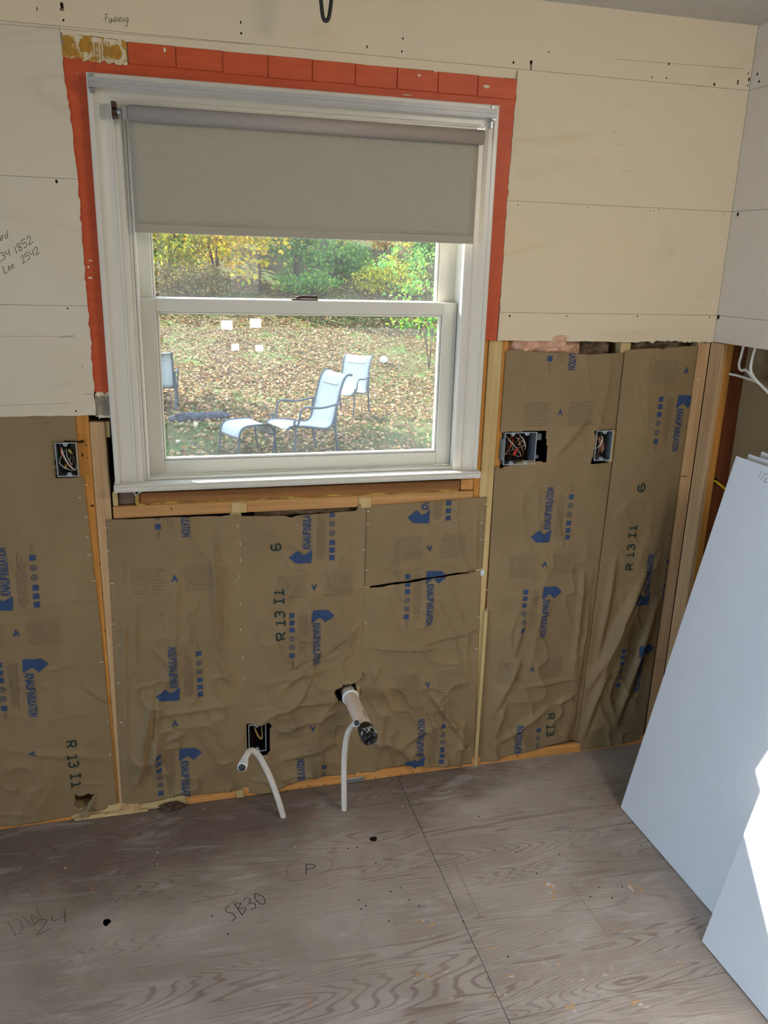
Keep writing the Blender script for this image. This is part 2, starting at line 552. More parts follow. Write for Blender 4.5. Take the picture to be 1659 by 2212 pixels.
def make_glass():
    t = NT('dusty_window_glass')
    t.n.remove(t.b)
    tr = t.new('ShaderNodeBsdfTransparent'); tr.inputs[0].default_value = (0.97, 0.985, 0.98, 1)
    gl = t.new('ShaderNodeBsdfGlossy'); gl.inputs['Roughness'].default_value = 0.0
    fr = t.new('ShaderNodeFresnel'); fr.inputs['IOR'].default_value = 1.5
    mx = t.new('ShaderNodeMixShader'); t.link(t.math('MULTIPLY', fr.outputs[0], 1.3), mx.inputs[0])
    t.link(tr.outputs[0], mx.inputs[1]); t.link(gl.outputs[0], mx.inputs[2])
    # a thin film of dust that catches the sunlight
    du = t.new('ShaderNodeBsdfTranslucent'); du.inputs[0].default_value = (0.92, 0.95, 1.0, 1)
    n = t.noise(t.mapping(), 3.0, 5, 0.6)
    f = t.new('ShaderNodeMapRange'); t.link(n, f.inputs[0])
    f.inputs[1].default_value = 0.3; f.inputs[2].default_value = 0.7; f.inputs[3].default_value = 0.010; f.inputs[4].default_value = 0.030
    mx2 = t.new('ShaderNodeMixShader'); t.link(f.outputs[0], mx2.inputs[0])
    t.link(mx.outputs[0], mx2.inputs[1]); t.link(du.outputs[0], mx2.inputs[2])
    t.link(mx2.outputs[0], t.out.inputs[0])
    return t.m


M['glass'] = make_glass()


def make_clear():
    t = NT('clear_plastic')
    tr = t.new('ShaderNodeBsdfTransparent'); tr.inputs[0].default_value = (0.95, 0.95, 0.95, 1)
    t.done(lin((200, 198, 196)), 0.25, 0.6)
    mx = t.new('ShaderNodeMixShader'); mx.inputs[0].default_value = 0.5
    t.link(tr.outputs[0], mx.inputs[1]); t.link(t.b.outputs[0], mx.inputs[2]); t.link(mx.outputs[0], t.out.inputs[0])
    return t.m


M['clear'] = make_clear()


def make_pink():
    t = NT('pink_fibreglass'); v = t.mapping()
    n = t.noise(v, 28, 5, 0.7, 1.0)
    col = t.ramp(n, [(0.3, lin((204, 138, 106))), (0.55, lin((240, 190, 160))), (0.75, lin((248, 214, 190)))])
    t.bump(t.noise(v, 160, 4, 0.8), 0.9, 0.006)
    return t.done(col, 0.95, 0.05)


M['pink'] = make_pink()
M['old_wool'] = simple('old_brown_wool', (120, 98, 78), 0.95, 0.05, vary=0.4, scale=30, bump=0.9)
M['foam'] = simple('yellow_foam', (178, 142, 74), 0.9, 0.1, vary=0.4, scale=40, bump=0.9)


def make_emit(name, c, s):
    t = NT(name)
    t.done(lin(c), 0.5)
    t.b.inputs['Emission Color'].default_value = lin(c); t.b.inputs['Emission Strength'].default_value = s
    return t.m


M['lit_pane'] = make_emit('daylit_pane', (255, 246, 225), 60.0)
M['sky_pane'] = make_emit('dim_daylit_pane', (240, 240, 235), 2.0)

# ================================================================== SETTING
ZC = 2.467      # ceiling
XR = 2.0        # right wall
XL = -3.6       # left wall
YB = -5.6       # back wall
YS = 0.0127     # stud faces, behind the drywall

# floor -------------------------------------------------------------
floor = mk('floor', [(XL, YB, -0.018), (XR + 0.11, YB, -0.018), (XR + 0.11, 0.12, -0.018), (XL, 0.12, -0.018)], [(0, 1, 2, 3)], M['sheathing'])
tag(floor, kind='structure')
sx = FL(960, 1900)[0]
for (x0, x1, y0, y1) in ((sx - 2.44, sx - 0.0008, -1.2195, 0.10), (sx + 0.0008, XR + 0.10, -1.0, 0.10), (sx + 0.0008, XR + 0.10, -2.2, -1.0015),
                         (XL, sx - 2.4415, -1.2195, 0.10), (sx - 1.22, sx - 0.0008, -2.44, -1.2205), (XL, sx - 1.2215, -2.44, -1.2205),
                         (sx + 0.0008, XR + 0.10, YB, -2.2015), (XL, sx - 0.0008, YB, -2.4415)):
    box('plywood_sheet', x0, x1, y0, y1, -0.018, 0.0, M['ply'], floor, bev=0.0008)

# ceiling
ceil_o = box('ceiling', XL - 0.1, XR + 0.12, YB - 0.1, 0.13, ZC, ZC + 0.02, M['ceiling'], bev=0)
tag(ceil_o, kind='structure')

# front wall: sheathing with the window hole, drywall sheets, framing ----------------
bm = bmesh.new()
hx0, hx1, hz0, hz1 = 0.135, 1.125, 1.095, 2.135
for b in ((XL - 0.1, hx0, -0.8, 2.7), (hx1, XR + 0.2, -0.8, 2.7), (hx0, hx1, -0.8, hz0), (hx0, hx1, hz1, 2.7)):
    bm_box(bm, b[0], b[1], 0.104, 0.128, b[2], b[3])
wall_front = from_bm('wall_front', bm, M['cavity'])
tag(wall_front, kind='structure')


def dry(poly, mat, y0=0.0, y1=YS):
    return slab('drywall_panel', poly, y0, y1, mat, wall_front)


g = 0.00045
dry([(XL, 2.291 + g), (XR, 2.291 + g), (XR, ZC), (XL, ZC)], M['drywall'])
dry([(XL, 1.941 + g), *rag((0.030, 1.941 + g), (0.014, 2.23)), (0.014, 2.291 - g), (XL, 2.291 - g)], M['drywall_left'])
dry([(0.015, 2.291 - g), (0.015, 2.278), *rag((0.016, 2.277), (0.172, 2.273), amp=0.0008), *rag((0.172, 2.269), (1.234, 2.265), amp=0.0009), (1.234, 2.291 - g)], M['drywall'])
dry([*rag((1.228, 1.941 + g), (1.2340, 2.24), amp=0.001), (1.2342, 2.262), (1.2342, 2.291 - g), (XR, 2.291 - g), (XR, 1.941 + g)], M['drywall'])
dry([(XL, 1.622 + g), *rag((0.030, 1.622 + g), (0.030, 1.941 - g)), (0.030, 1.941 - g), (XL, 1.941 - g)], M['drywall_left'])
dry([(XL, 1.323), *rag((-1.2, 1.323), (0.028, 1.324), 0.02, 0.001), *rag((0.029, 1.323), (0.030, 1.622 - g)), (0.030, 1.622 - g), (XL, 1.622 - g)], M['drywall_left'])
dry([*rag((1.228, 1.619 + g), (1.228, 1.941 - g), amp=0.001), (1.228, 1.941 - g), (XR, 1.941 - g), (XR, 1.619 + g)], M['drywall'])
dry([*rag((1.227, 1.534), (1.75, 1.531), 0.02, 0.001), *rag((1.75, 1.533), (XR, 1.532), 0.01, 0.0022), (XR, 1.532), (XR, 1.619 - g), (1.228, 1.619 - g)], M['drywall'])

box('plaster_backing', 0.0105, 1.2365, 0.0062, YS, 2.2, 2.2905, M['drywall'], wall_front, 0)
# orange painted old wall around the casing, with its row of tiles above
slab('painted_plaster', [(0.012, 1.40), *rag((0.012, 1.386), (0.075, 1.384), 0.005, 0.003), (0.078, 2.186), (1.168, 2.186), (1.168, 1.536), *rag((1.17, 1.534), (1.234, 1.534), 0.01, 0.0008),
                         (1.238, 2.224), (0.012, 2.224)], 0.0030, YS, M['orange'], wall_front)
tx = [0.1725 + i * 0.11795 for i in range(10)]
for i in range(9):
    z0 = 2.2205 - (tx[i] - 0.17) * 0.0098; z1 = 2.27 - (tx[i] - 0.17) * 0.005
    if i in (2, 3, 5): z0 -= 0.002
    bm = bmesh.new(); bm_box(bm, tx[i] + 0.0006, tx[i + 1] - 0.0006, -0.0022 + 0.0006 * (i % 3), YS, z0, z1, 0.0016)
    from_bm('tile', bm, M['orange'], wall_front)
# white paint chips on the orange
for (px, py, w, h) in ((1050, 187, 18, 7), (905, 163, 7, 5), (356, 108, 5, 9), (195, 563, 8, 3), (191, 577, 4, 5), (195, 600, 10, 4), (172, 554, 5, 8), (880, 205, 22, 2), (940, 155, 6, 4), (255, 138, 14, 5), (236, 132, 12, 3)):
    c = W(px, py); k = 0.00072
    pts = [(c[0] + math.cos(a) * w * k * random.uniform(0.7, 1.2), c[2] + math.sin(a) * h * k * random.uniform(0.6, 1.2)) for a in np.linspace(0, 2 * math.pi, 9)[:-1]]
    slab('paint_chip', pts, -0.0034 if py < 195 else 0.0024, 0.004, M['drywall'], wall_front)
slab('scraped_patch', [*rag((0.016, 2.222), (0.1715, 2.219), 0.006, 0.002), *rag((0.1715, 2.219), (0.1715, 2.272), 0.01, 0.0006), *rag((0.1715, 2.272), (0.03, 2.277), 0.008, 0.0012), *rag((0.022, 2.277), (0.016, 2.222), 0.007, 0.0022)], 0.0004, YS, M['ochre'], wall_front)
# ochre glue blobs and combed ridges on the patch
for (x, z, rx, rz) in ((0.033, 2.262, 0.015, 0.011), (0.032, 2.238, 0.013, 0.012), (0.069, 2.252, 0.013, 0.017), (0.145, 2.245, 0.013, 0.017), (0.076, 2.262, 0.010, 0.007)):
    pts = [(x + rx * math.cos(a) * random.uniform(0.75, 1.15), z + rz * math.sin(a) * random.uniform(0.75, 1.15)) for a in np.linspace(0, 2 * math.pi, 15)[:-1]]
    slab('glue_blob', pts, -0.0008 - 0.012 * rz * rx / 0.01, 0.002, M['glue'] if 'glue' in M else M.setdefault('glue', simple('ochre_glue', (176, 128, 40), 0.35, 0.5, vary=0.18, scale=90, bump=0.6)), wall_front)
for i in range(7):
    x = 0.088 + i * 0.0066
    slab('glue_ridge', [(x, 2.223 + random.uniform(0, 0.008)), (x + 0.0016, 2.224), (x + 0.002, 2.262 + random.uniform(-0.006, 0.004)), (x - 0.0004, 2.264)], -0.0008, 0.002, M['glue'], wall_front)
# bare grey plaster below the orange on the left
slab('bare_plaster', [*rag((0.030, 1.318), (0.066, 1.316), 0.006, 0.003), *rag((0.070, 1.316), (0.078, 1.378), 0.02, 0.001), *rag((0.076, 1.384), (0.031, 1.386), 0.006, 0.003), *rag((0.031, 1.386), (0.030, 1.318), 0.008, 0.0015)], 0.0035, 0.03, M['plaster_grey'], wall_front)
slab('paper_tear', [*rag((0.031, 1.378), (0.074, 1.376), 0.005, 0.003), *rag((0.074, 1.386), (0.031, 1.388), 0.005, 0.003)], 0.0018, 0.004, M['drywall'], wall_front)
slab('paper_tear', [*rag((0.036, 1.312), (0.074, 1.314), 0.006, 0.003), *rag((0.074, 1.324), (0.034, 1.322), 0.006, 0.003)], 0.002, 0.006, M['drywall_left'], wall_front)


# nail and screw holes in the drywall
def blob(px, py, w, h, y=-0.0003, parent=None, mat=None, name='nail_hole', k=0.00074, th=0.001, tail=0):
    c = W(px, py)
    pts = []
    for a in np.linspace(0, 2 * math.pi, 10)[:-1]:
        pts.append((c[0] + math.cos(a) * w * k * random.uniform(0.7, 1.2), c[2] + math.sin(a) * h * k * random.uniform(0.7, 1.2)))
    return slab(name, pts, y, y + th, mat or M['hole'], parent or wall_front)


for (px, py, w, h) in ((134, 12, 6, 11), (137, 44, 4, 4), (520, 48, 3, 6), (521, 72, 4, 4), (793, 101, 3, 6), (870, 83, 4, 4), (868, 111, 3, 5), (1109, 135, 4, 5),
                       (1147, 135, 6, 9), (1185, 112, 3, 3), (1445, 138, 4, 5), (1408, 167, 3, 4), (1440, 169, 4, 3), (1543, 182, 5, 6), (1594, 175, 4, 5), (1616, 159, 3, 4), (1615, 185, 3, 4), (1618, 172, 4, 9),
                       (1119, 443, 2.5, 2.5), (1270, 448, 2, 2.5), (1405, 455, 2, 2), (1412, 455, 2, 2), (1423, 454, 2, 3), (1563, 464, 2, 2),
                       (1101, 682, 3.5, 6), (1224, 683, 2.5, 4), (1377, 683, 2.5, 5), (1533, 685, 3, 4),
                       (122, 392, 4.5, 7), (146, 666, 3.5, 3), (164, 888, 3.5, 4), (178, 792, 1.5, 3), (80, 20, 1.5, 7)):
    blob(px, py, w, h)
# wear around the larger holes
for (px, py, w, h) in ((134, 20, 8, 6), (1147, 146, 4, 12), (1594, 180, 7, 6)):
    blob(px, py, w, h, y=-0.0002, mat=M['faint_pencil'], name='scuff_mark')


# hand-drawn lines and writing ----------------------------------------------------
def ribbon(polys, w):
    """polylines in (a,b) -> quads"""
    V = []; F = []
    for pl in polys:
        pl = [np.array(p, float) for p in pl]
        for i in range(len(pl)):
            t = pl[min(i + 1, len(pl) - 1)] - pl[max(i - 1, 0)]
            n = np.array([-t[1], t[0]]); n /= max(1e-9, np.linalg.norm(n))
            V.append(pl[i] + n * w / 2); V.append(pl[i] - n * w / 2)
        b = len(V) - 2 * len(pl)
        for i in range(len(pl) - 1):
            F.append((b + 2 * i, b + 2 * i + 1, b + 2 * i + 3, b + 2 * i + 2))
    return V, F


GL = {'w': [[(0, .6), (.1, 0), (.3, .5), (.5, 0), (.7, .6)]], 'a': [[(.6, .55), (.2, .6), (0, .2), (.3, 0), (.55, .3), (.6, .55), (.6, .1), (.75, 0)]],
      'r': [[(0, .6), (.1, 0)], [(.1, .3), (.3, .6), (.5, .55)]], 'd': [[(.5, .4), (.2, .5), (0, .2), (.2, 0), (.5, .2), (.75, 1)], [(.5, .2), (.6, 0)]],
      '2': [[(0, .75), (.25, 1), (.5, .8), (.3, .4), (0, 0), (.55, .05)]], '3': [[(0, .9), (.3, 1), (.45, .75), (.2, .55), (.5, .35), (.35, .05), (0, .05)]],
      '4': [[(.05, 1), (0, .5), (.5, .55)], [(.5, 1), (.35, 0)]], '1': [[(.2, 1), (.1, 0)]], '8': [[(.45, .9), (.15, 1), (.05, .75), (.45, .3), (.3, 0), (.05, .15), (.4, .65), (.45, .9)]],
      '5': [[(.55, 1), (.1, 1), (.05, .6), (.4, .6), (.45, .2), (.2, 0), (0, .1)]], 'L': [[(.1, 1), (0, .05), (.5, .05)]], 'e': [[(0, .3), (.4, .4), (.3, .6), (.05, .4), (.1, .05), (.5, .1)]],
      'S': [[(.6, 1.0), (.3, 1.05), (.15, .75), (.4, .45), (.35, .05), (0, 0)]], 'B': [[(.1, 0), (.2, 1)], [(.2, 1), (.6, .85), (.2, .55), (.65, .35), (.1, 0)]],
      '0': [[(.3, 1), (.05, .6), (.1, .1), (.4, 0), (.6, .5), (.3, 1)]], 'P': [[(.15, 0), (.2, 1)], [(.2, 1), (.65, .85), (.55, .55), (.2, .5)]],
      'D': [[(.1, 0), (.15, 1)], [(.0, 1), (.5, .9), (.65, .5), (.4, .05), (.0, 0)]], 'W': [[(0, 1), (.15, 0), (.4, .7), (.6, 0), (.8, 1)]],
      'T': [[(.3, 1), (.25, 0)], [(0, .95), (.6, 1)]], 'u': [[(0, .5), (.05, 0), (.3, 0), (.4, .5), (.45, 0)]], 'i': [[(.1, .5), (.1, 0)]],
      'g': [[(.5, .5), (.1, .5), (.05, .1), (.45, .1), (.5, .5), (.45, -.4), (.1, -.4)]], '/': [[(.0, 0), (.35, 1)]], ' ': []}
ADV = {'w': .85, 'a': .85, 'r': .6, 'd': .85, ' ': .6, '1': .42, 'i': .3, 'e': .6, 'B': .85, 'W': 1.0, 'D': .85, '/': .45, '8': .65, 'S': .75}


def hand(text, h):
    out = []; x = 0
    for ch in text:
        for pl in GL[ch]:
            if len(pl) > 2: pl = [tuple(q) for q in catmull(pl, 4)]
            out.append([((x + p[0]) * h, p[1] * h) for p in pl])
        x += ADV.get(ch, .7)
    return out


def place(polys, w, origin, A, B, off, mat, name, parent):
    V, F = ribbon(polys, w)
    o = np.array(origin, float); A = np.array(A, float); B = np.array(B, float); off = np.array(off, float)
    return mk(name, [o + off + A * v[0] + B * v[1] for v in V], F, mat, parent)


def wall_text(text, p0, p1, hpx, w, mat, name='handwriting'):
    a = W(*p0); b = W(*p1); A = b - a; A[1] = 0
    polys = hand(text, 1.0)
    L = max(p[0] for pl in polys for p in pl)
    s = np.linalg.norm(A) / L; A /= np.linalg.norm(A)
    h = hpx * 0.00148
    polys = [[(p[0] * s, p[1] * h) for p in pl] for pl in polys]
    B = np.array([-A[2], 0, A[0]]) + 0.25 * A
    return place(polys, w, a, A, B, (0, -0.0004, 0), mat, name, wall_front)


wall_text('ward', (-14, 528), (20, 512), 11, 0.0013, M['ink'])
wall_text('234', (-6, 568), (24, 553), 12, 0.0013, M['ink'])
wall_text('1852', (35, 549), (72, 523), 12, 0.0013, M['ink'])
wall_text('2542', (49, 569), (86, 546), 11, 0.0013, M['ink'])
wall_text('Lee', (11, 591), (33, 578), 12, 0.0013, M['ink'])
wall_text('Tueeig', (224, 49), (276, 48), 13, 0.0010, M['pencil'])


def wall_line(p, q, w, mat, y=-0.0003, name='pencil_line', parent=None):
    a = W(*p); b = W(*q)
    n = 8
    pts = [(a[0] + (b[0] - a[0]) * t, a[2] + (b[2] - a[2]) * t) for t in np.linspace(0, 1, n)]
    V, F = ribbon([pts], w)
    return mk(name, [(v[0], y, v[1]) for v in V], F, mat, parent or wall_front)


wall_line((238, 45), (280, 43), 0.0008, M['pencil'])
wall_line((232, 37), (222, 42), 0.0008, M['pencil'])
wall_line((0, 726), (128, 727), 0.0009, M['red_pencil'])
wall_line((128, 729), (160, 727), 0.0009, M['pencil'])
wall_line((130, 728), (160, 724), 0.0007, M['pencil'])
wall_line((181, 851), (200, 851), 0.0008, M['pencil'])
wall_line((0, 52), (540, 96), 0.0008, M['faint_pencil'])
wall_line((1330, 128), (1610, 149), 0.0008, M['faint_pencil'])
wall_line((0, 876), (150, 871), 0.0008, M['faint_pencil'])
for k in range(7):
    x = random.uniform(1120, 1560); y = random.uniform(210, 640)
    if 425 < y < 470: continue
    wall_line((x, y), (x + random.uniform(6, 24), y + random.uniform(-6, 8)), 0.0006, M['faint_pencil'], name='scuff_mark')

# framing ------------------------------------------------------------------------
SB = YS + 0.089
Zb = 0.038


def stud(name, x0, x1, z0, z1, mat, y0=YS, y1=SB, bev=0.002):
    return box(name, x0, x1, y0, y1, z0, z1, mat, wall_front, bev)


stud('stud', -0.033, 0.0085, Zb, 1.60, M['stud_orange'])
stud('stud', 0.0095, 0.0515, Zb, 1.302, M['stud_tan'], y0=YS - 0.001)
stud('block', 0.0515, 0.064, 1.255, 1.302, M['stud_pale'], y0=YS + 0.004)
stud('stud', 0.072, 0.079, 1.11, 1.60, M['stud_orange'], y0=YS + 0.012, y1=SB)
stud('stud', 0.395, 0.428, Zb, 1.012, M['stud_pale'])
stud('stud', 0.803, 0.841, Zb, 1.012, M['stud_pale'])
stud('stud', 1.184, 1.204, Zb, 1.60, M['stud_orange'], y0=YS + 0.004)
stud('stud', 1.2045, 1.251, Zb, 1.60, M['stud_pale'], y0=YS - 0.001)
stud('stud', 1.2515, 1.272, Zb, 1.60, M['stud_orange'], y0=YS + 0.004)
stud('stud', 1.667, 1.703, Zb, 1.60, M['stud_pale'], y0=YS + 0.003)
stud('stud', 1.952, 2.0, Zb, 1.60, M['stud_tan'])
stud('rough_sill', 0.056, 1.183, 1.012, 1.049, M['plate_tan'])
stud('sill_board', 0.133, 1.137, 1.0515, 1.0845, M['board_brown'], y0=YS + 0.006)
stud('block', 1.140, 1.1825, 1.0515, 1.088, M['plate_orange'], y0=YS + 0.004)
stud('shim', 0.057, 0.072, 1.050, 1.092, M['stud_pale'], y0=YS + 0.003)
stud('block', 0.0735, 0.122, 1.0515, 1.095, M['grey_block'], y0=YS + 0.012)
# pale cripple ends covering the rough sill joints
stud('cripple_end', 0.399, 0.445, 1.0125, 1.045, M['stud_pale'], y0=YS - 0.004, y1=YS + 0.01)
stud('cripple_end', 0.797, 0.838, 1.0085, 1.044, M['stud_pale'], y0=YS - 0.004, y1=YS + 0.01)
# shim blocks stacked between casing and right stud
stud('shim', 1.168, 1.182, 1.30, 1.335, M['stud_pale'], y0=YS + 0.006)
stud('shim', 1.170, 1.1835, 1.232, 1.262, M['stud_red'], y0=YS + 0.002)
stud('shim', 1.166, 1.182, 1.19, 1.228, M['stud_tan'], y0=YS + 0.006)
# sill plate on the floor
for (x0, x1, mt) in ((XL, -0.14, 'plate_orange'), (-0.139, 0.22, 'splinter'), (0.221, 0.80, 'plate_orange'), (0.801, XR, 'plate_orange')):
    stud('sill_plate', x0, x1, 0.0, Zb, M[mt], y0=YS - 0.004)
stud('block', 0.017, 0.072, 0.004, 0.034, M['stud_tan'], y0=YS - 0.012, y1=YS)
stud('block', 0.388, 0.413, 0.003, 0.031, M['stud_pale'], y0=YS - 0.012, y1=YS)
bx = W(760, 1693, 0.005)
box('nail_plate', bx[0] - 0.028, bx[0] + 0.045, YS - 0.010, YS - 0.004, 0.002, 0.020, M['steel'], wall_front, 0.001)
bx = W(1045, 1241, 0.0)
box('nail_plate', bx[0] - 0.008, bx[0] + 0.006, YS - 0.004, YS - 0.001, bx[2] - 0.008, bx[2] + 0.014, M['steel'], wall_front, 0.0005)
box('stud_strip', 1.2465, 1.2575, YS - 0.0135, YS - 0.0005, 0.004, 0.62, M['stud_pale'], wall_front, 0.001)
# nail marks on the old amber stud and the plate
for (px, py, w, h) in ((171, 942, 4, 2), (181, 942, 3, 2), (186, 964, 4, 4), (187, 991, 3, 4), (193, 1012, 2.5, 2), (189, 1023, 2.5, 2.5), (177, 985, 4, 8), (192, 1051, 2, 3), (199, 1095, 7, 5), (198, 1115, 2, 2),
                       (203, 1146, 3, 2), (215, 1178, 2, 2), (215, 1221, 6, 2), (221, 1286, 4, 3), (230, 1310, 2.5, 2.5), (227, 1366, 3, 4), (237, 1382, 2, 2), (235, 1418, 5, 5), (240, 1444, 2, 2), (240, 1463, 5, 2), (246, 1507, 6, 9)):
    blob(px, py, w, h, y=YS - 0.0004, k=0.0006)
for (px, py) in ((620, 1711), (648, 1706), (668, 1701), (702, 1698), (812, 1683), (842, 1679), (868, 1675), (893, 1671), (918, 1667), (1120, 1636), (204, 853)):
    blob(px, py, 4, 3, y=YS - 0.0045, k=0.0007)
wall_line((1476, 1031), (1488, 1031), 0.003, M['ink'], y=YS - 0.0006)
wall_line((372, 1105), (369, 1098), 0.002, M['ink'], y=YS - 0.0006)
wall_line((1418, 1430), (1440, 1430), 0.0012, M['ink'], y=YS - 0.0006)
box('stud_mark', 1.962, 1.978, YS - 0.0012, YS, 1.405, 1.413, M['splinter'], wall_front, 0)
# old brown foam and wool in the gap under the sill board
pts = [(x, YS + 0.010 + 0.003 * math.sin(x * 50), 1.0500 + 0.0022 * math.sin(x * 37) + 0.0015 * math.sin(x * 91)) for x in np.linspace(0.125, 1.13, 60)]
tube('foam_bead', pts, [0.0042 + 0.0018 * vnoise(x * 30, 2.0) for x in range(60)], M['foam'], wall_front, 7, 0)
tube('foam_bead', [(0.127, YS + 0.004, 1.082), (0.126, YS + 0.004, 1.066), (0.129, YS + 0.004, 1.052), (0.15, YS + 0.005, 1.049)], 0.006, M['foam'], wall_front, 8)
tube('caulk_strip', [(0.120, -0.006, 1.098), (0.124, -0.012, 1.088), (0.128, -0.008, 1.090), (0.140, -0.008, 1.098)], 0.0022, M['white'], wall_front, 6)


# torn wool above the bay paper
def lump(name, x0, x1, z0, z1, y0, depth, mat, parent, seed, nx=60, nz=16, thing=None):
    xs = np.linspace(x0, x1, nx); zs = np.linspace(z0, z1, nz)
    X, Z = np.meshgrid(xs, zs, indexing='ij')
    u = np.linspace(0, 1, nx)[:, None]; v = np.linspace(0, 1, nz)[None, :]
    env = np.minimum(1, 6 * u) * np.minimum(1, 6 * (1 - u)) * np.sin(math.pi * np.clip(v, 0.02, 0.98)) ** 0.5
    Y = y0 - depth * env * (0.65 + 1.3 * fbm(X * 22 + seed, Z * 34 + seed, 5))
    Z2 = Z + 0.010 * fbm(X * 40 + seed, Z * 9, 3)
    V = np.stack([X, Y, Z2], -1).reshape(-1, 3)
    F = [(i * nz + j, (i + 1) * nz + j, (i + 1) * nz + j + 1, i * nz + j + 1) for i in range(nx - 1) for j in range(nz - 1)]
    return mk(name, V, F, mat, parent, smooth=True)


lump('wool_scrap', 0.47, 0.80, 0.985, 1.018, 0.045, 0.028, M['old_wool'], wall_front, 5)
lump('wool_scrap', 1.70, 1.94, 1.49, 1.56, 0.05, 0.035, M['old_wool'], wall_front, 9)

# right wall ---------------------------------------------------------------------
bm = bmesh.new()
xw0, xw1 = XR + 0.104, XR + 0.13
oy0, oy1, oz0, oz1 = -4.6, -4.59, 1.90, 1.91
for b in ((YB, oy0, -0.1, 2.6), (oy1, 0.13, -0.1, 2.6), (oy0, oy1, -0.1, oz0), (oy0, oy1, oz1, 2.6)):
    bm_box(bm, xw0, xw1, b[0], b[1], b[2], b[3])
wall_right = from_bm('wall_right', bm, M['sheathing']); tag(wall_right, kind='structure')
for (z0, z1) in ((2.291 + g, ZC), (1.941 + g, 2.291 - g), (1.619 + g, 1.941 - g), (1.533, 1.619 - g)):
    box('drywall_panel', XR, XR + 0.0127, -1.6, -0.0008, z0, z1, M['drywall_side'], wall_right, 0.0006)
for (y0, y1, z0, z1) in ((YB, oy0, 0.0, ZC), (oy1, -1.601, 0.0, ZC), (oy0, oy1, 0, oz0), (oy0, oy1, oz1, ZC)):
    box('drywall_panel', XR, XR + 0.0127, y0, y1, z0, z1, M['drywall_side'], wall_right, 0.0006)
box('stud', XR + 0.0005, XR + 0.040, -0.054, 0.0126, Zb, 1.531, M['stud_tan'], wall_right, 0.002)
box('stud', XR + 0.0405, XR + 0.1017, -0.0535, 0.0115, Zb, 1.60, M['stud_red'], wall_right, 0.002)  # shadowed part of the same stud side, its shade put into the red-brown
box('stud_edge_board', XR + 0.0145, XR + 0.040, -0.0552, -0.0542, Zb, 1.531, M['stud_orange'], wall_right, 0.0003)  # added strip: the lit part of the stud side, painted in amber
box('stud', XR + 0.0127, XR + 0.1017, -0.47, -0.43, Zb, 1.60, M['stud_orange'], wall_right, 0.002)
box('stud', XR + 0.0127, XR + 0.1017, -0.88, -0.84, Zb, 1.60, M['stud_orange'], wall_right, 0.002)
box('stud', XR + 0.0127, XR + 0.1017, -1.29, -1.25, Zb, 1.60, M['stud_orange'], wall_right, 0.002)
box('sill_plate', XR + 0.005, XR + 0.1017, -1.6, -0.012, 0, Zb, M['plate_orange'], wall_right, 0.002)
for (px, py, w, h) in ((1594, 463, 4, 7), (1552, 685, 5, 9), (1636, 160, 3, 5), (1640, 176, 3, 5)):
    c = RW(px, py); pts = []
    ang = np.linspace(0, 2 * math.pi, 10)[:-1]
    V = [(XR - 0.0004, c[1] - math.cos(a) * w * 0.0012, c[2] + math.sin(a) * h * 0.0009) for a in ang]
    mk('nail_hole', V, [tuple(range(9))], M['hole'], wall_right)

# left and back walls (behind the camera) ------------------------------------------
bm = bmesh.new()
for b in ((YB, -3.6, 0, ZC), (-1.8, 0.12, 0, ZC), (-3.6, -1.8, 2.15, ZC)):
    bm_box(bm, XL - 0.1, XL, b[0], b[1], b[2], b[3])
wall_left = from_bm('wall_left', bm, M['drywall_left']); tag(wall_left, kind='structure')
wall_back = box('wall_back', XL - 0.1, XR + 0.12, YB - 0.1, YB, 0, ZC, M['drywall_side'], None, 0); tag(wall_back, kind='structure')
wb = empty('window_2', (0.95, YB, 1.0), kind='structure')
box('window_frame', 0.55, 1.45, YB, YB + 0.03, 0.72, 1.95, M['white'], wb, 0.004)
for (px, py) in ((490, 702), (552, 698), (508, 750), (560, 752)):
    d = ray(px, py); t0 = (0.046 - CAM[1]) / d[1]; p = CAM + t0 * d
    d2 = d * np.array([1, -1, 1]); q = p + d2 * ((YB + 0.031 - p[1]) / d2[1])
    ps = 0.052 if py < 720 else 0.036
    box('pane', q[0] - ps, q[0] + ps, YB + 0.028, YB + 0.034, q[2] - ps * 0.8, q[2] + ps * 0.8, M['lit_pane'], wb, 0)
box('pane', 0.58, 1.10, YB + 0.028, YB + 0.034, 1.27, 1.36, M['sky_pane'], wb, 0)  # glow put into panels for the pale blind and door the glass mirrors
box('pane', 0.86, 1.12, YB + 0.028, YB + 0.034, 1.45, 1.90, M['sky_pane'], wb, 0)

# ================================================================== WINDOW
win = empty('window_1', (0.623, 0, 1.128), kind='structure')
CX0, CX1, CZT, CZB = 0.070, 1.177, 2.190, 1.128
prof = [(0.0, YS), (0.0, -0.021), (0.003, -0.0235), (0.013, -0.0235), (0.015, -0.0185), (0.026, -0.0175), (0.040, -0.0140), (0.052, -0.0135), (0.0545, -0.0165), (0.0575, -0.0165), (0.060, -0.0125), (0.074, -0.0115), (0.078, -0.009), (0.078, YS)]


def casing(side):
    V = []
    for (d, y) in prof:
        if side == 'l': V += [(CX0 + d, y, CZB), (CX0 + d, y, CZT - d)]
        if side == 'r': V += [(CX1 - d, y, CZB), (CX1 - d, y, CZT - d)]
        if side == 't': V += [(CX0 + d, y, CZT - d), (CX1 - d, y, CZT - d)]
    n = len(prof)
    bm = bmesh.new(); bv = [bm.verts.new(v) for v in V]
    for i in range(n):
        j = (i + 1) % n
        bm.faces.new((bv[2 * i], bv[2 * i + 1], bv[2 * j + 1], bv[2 * j]))
    bm.faces.new([bv[2 * i] for i in range(n)]); bm.faces.new([bv[2 * i + 1] for i in range(n)][::-1])
    return from_bm('casing', bm, M['white'], win)


for s in 'lrt': casing(s)
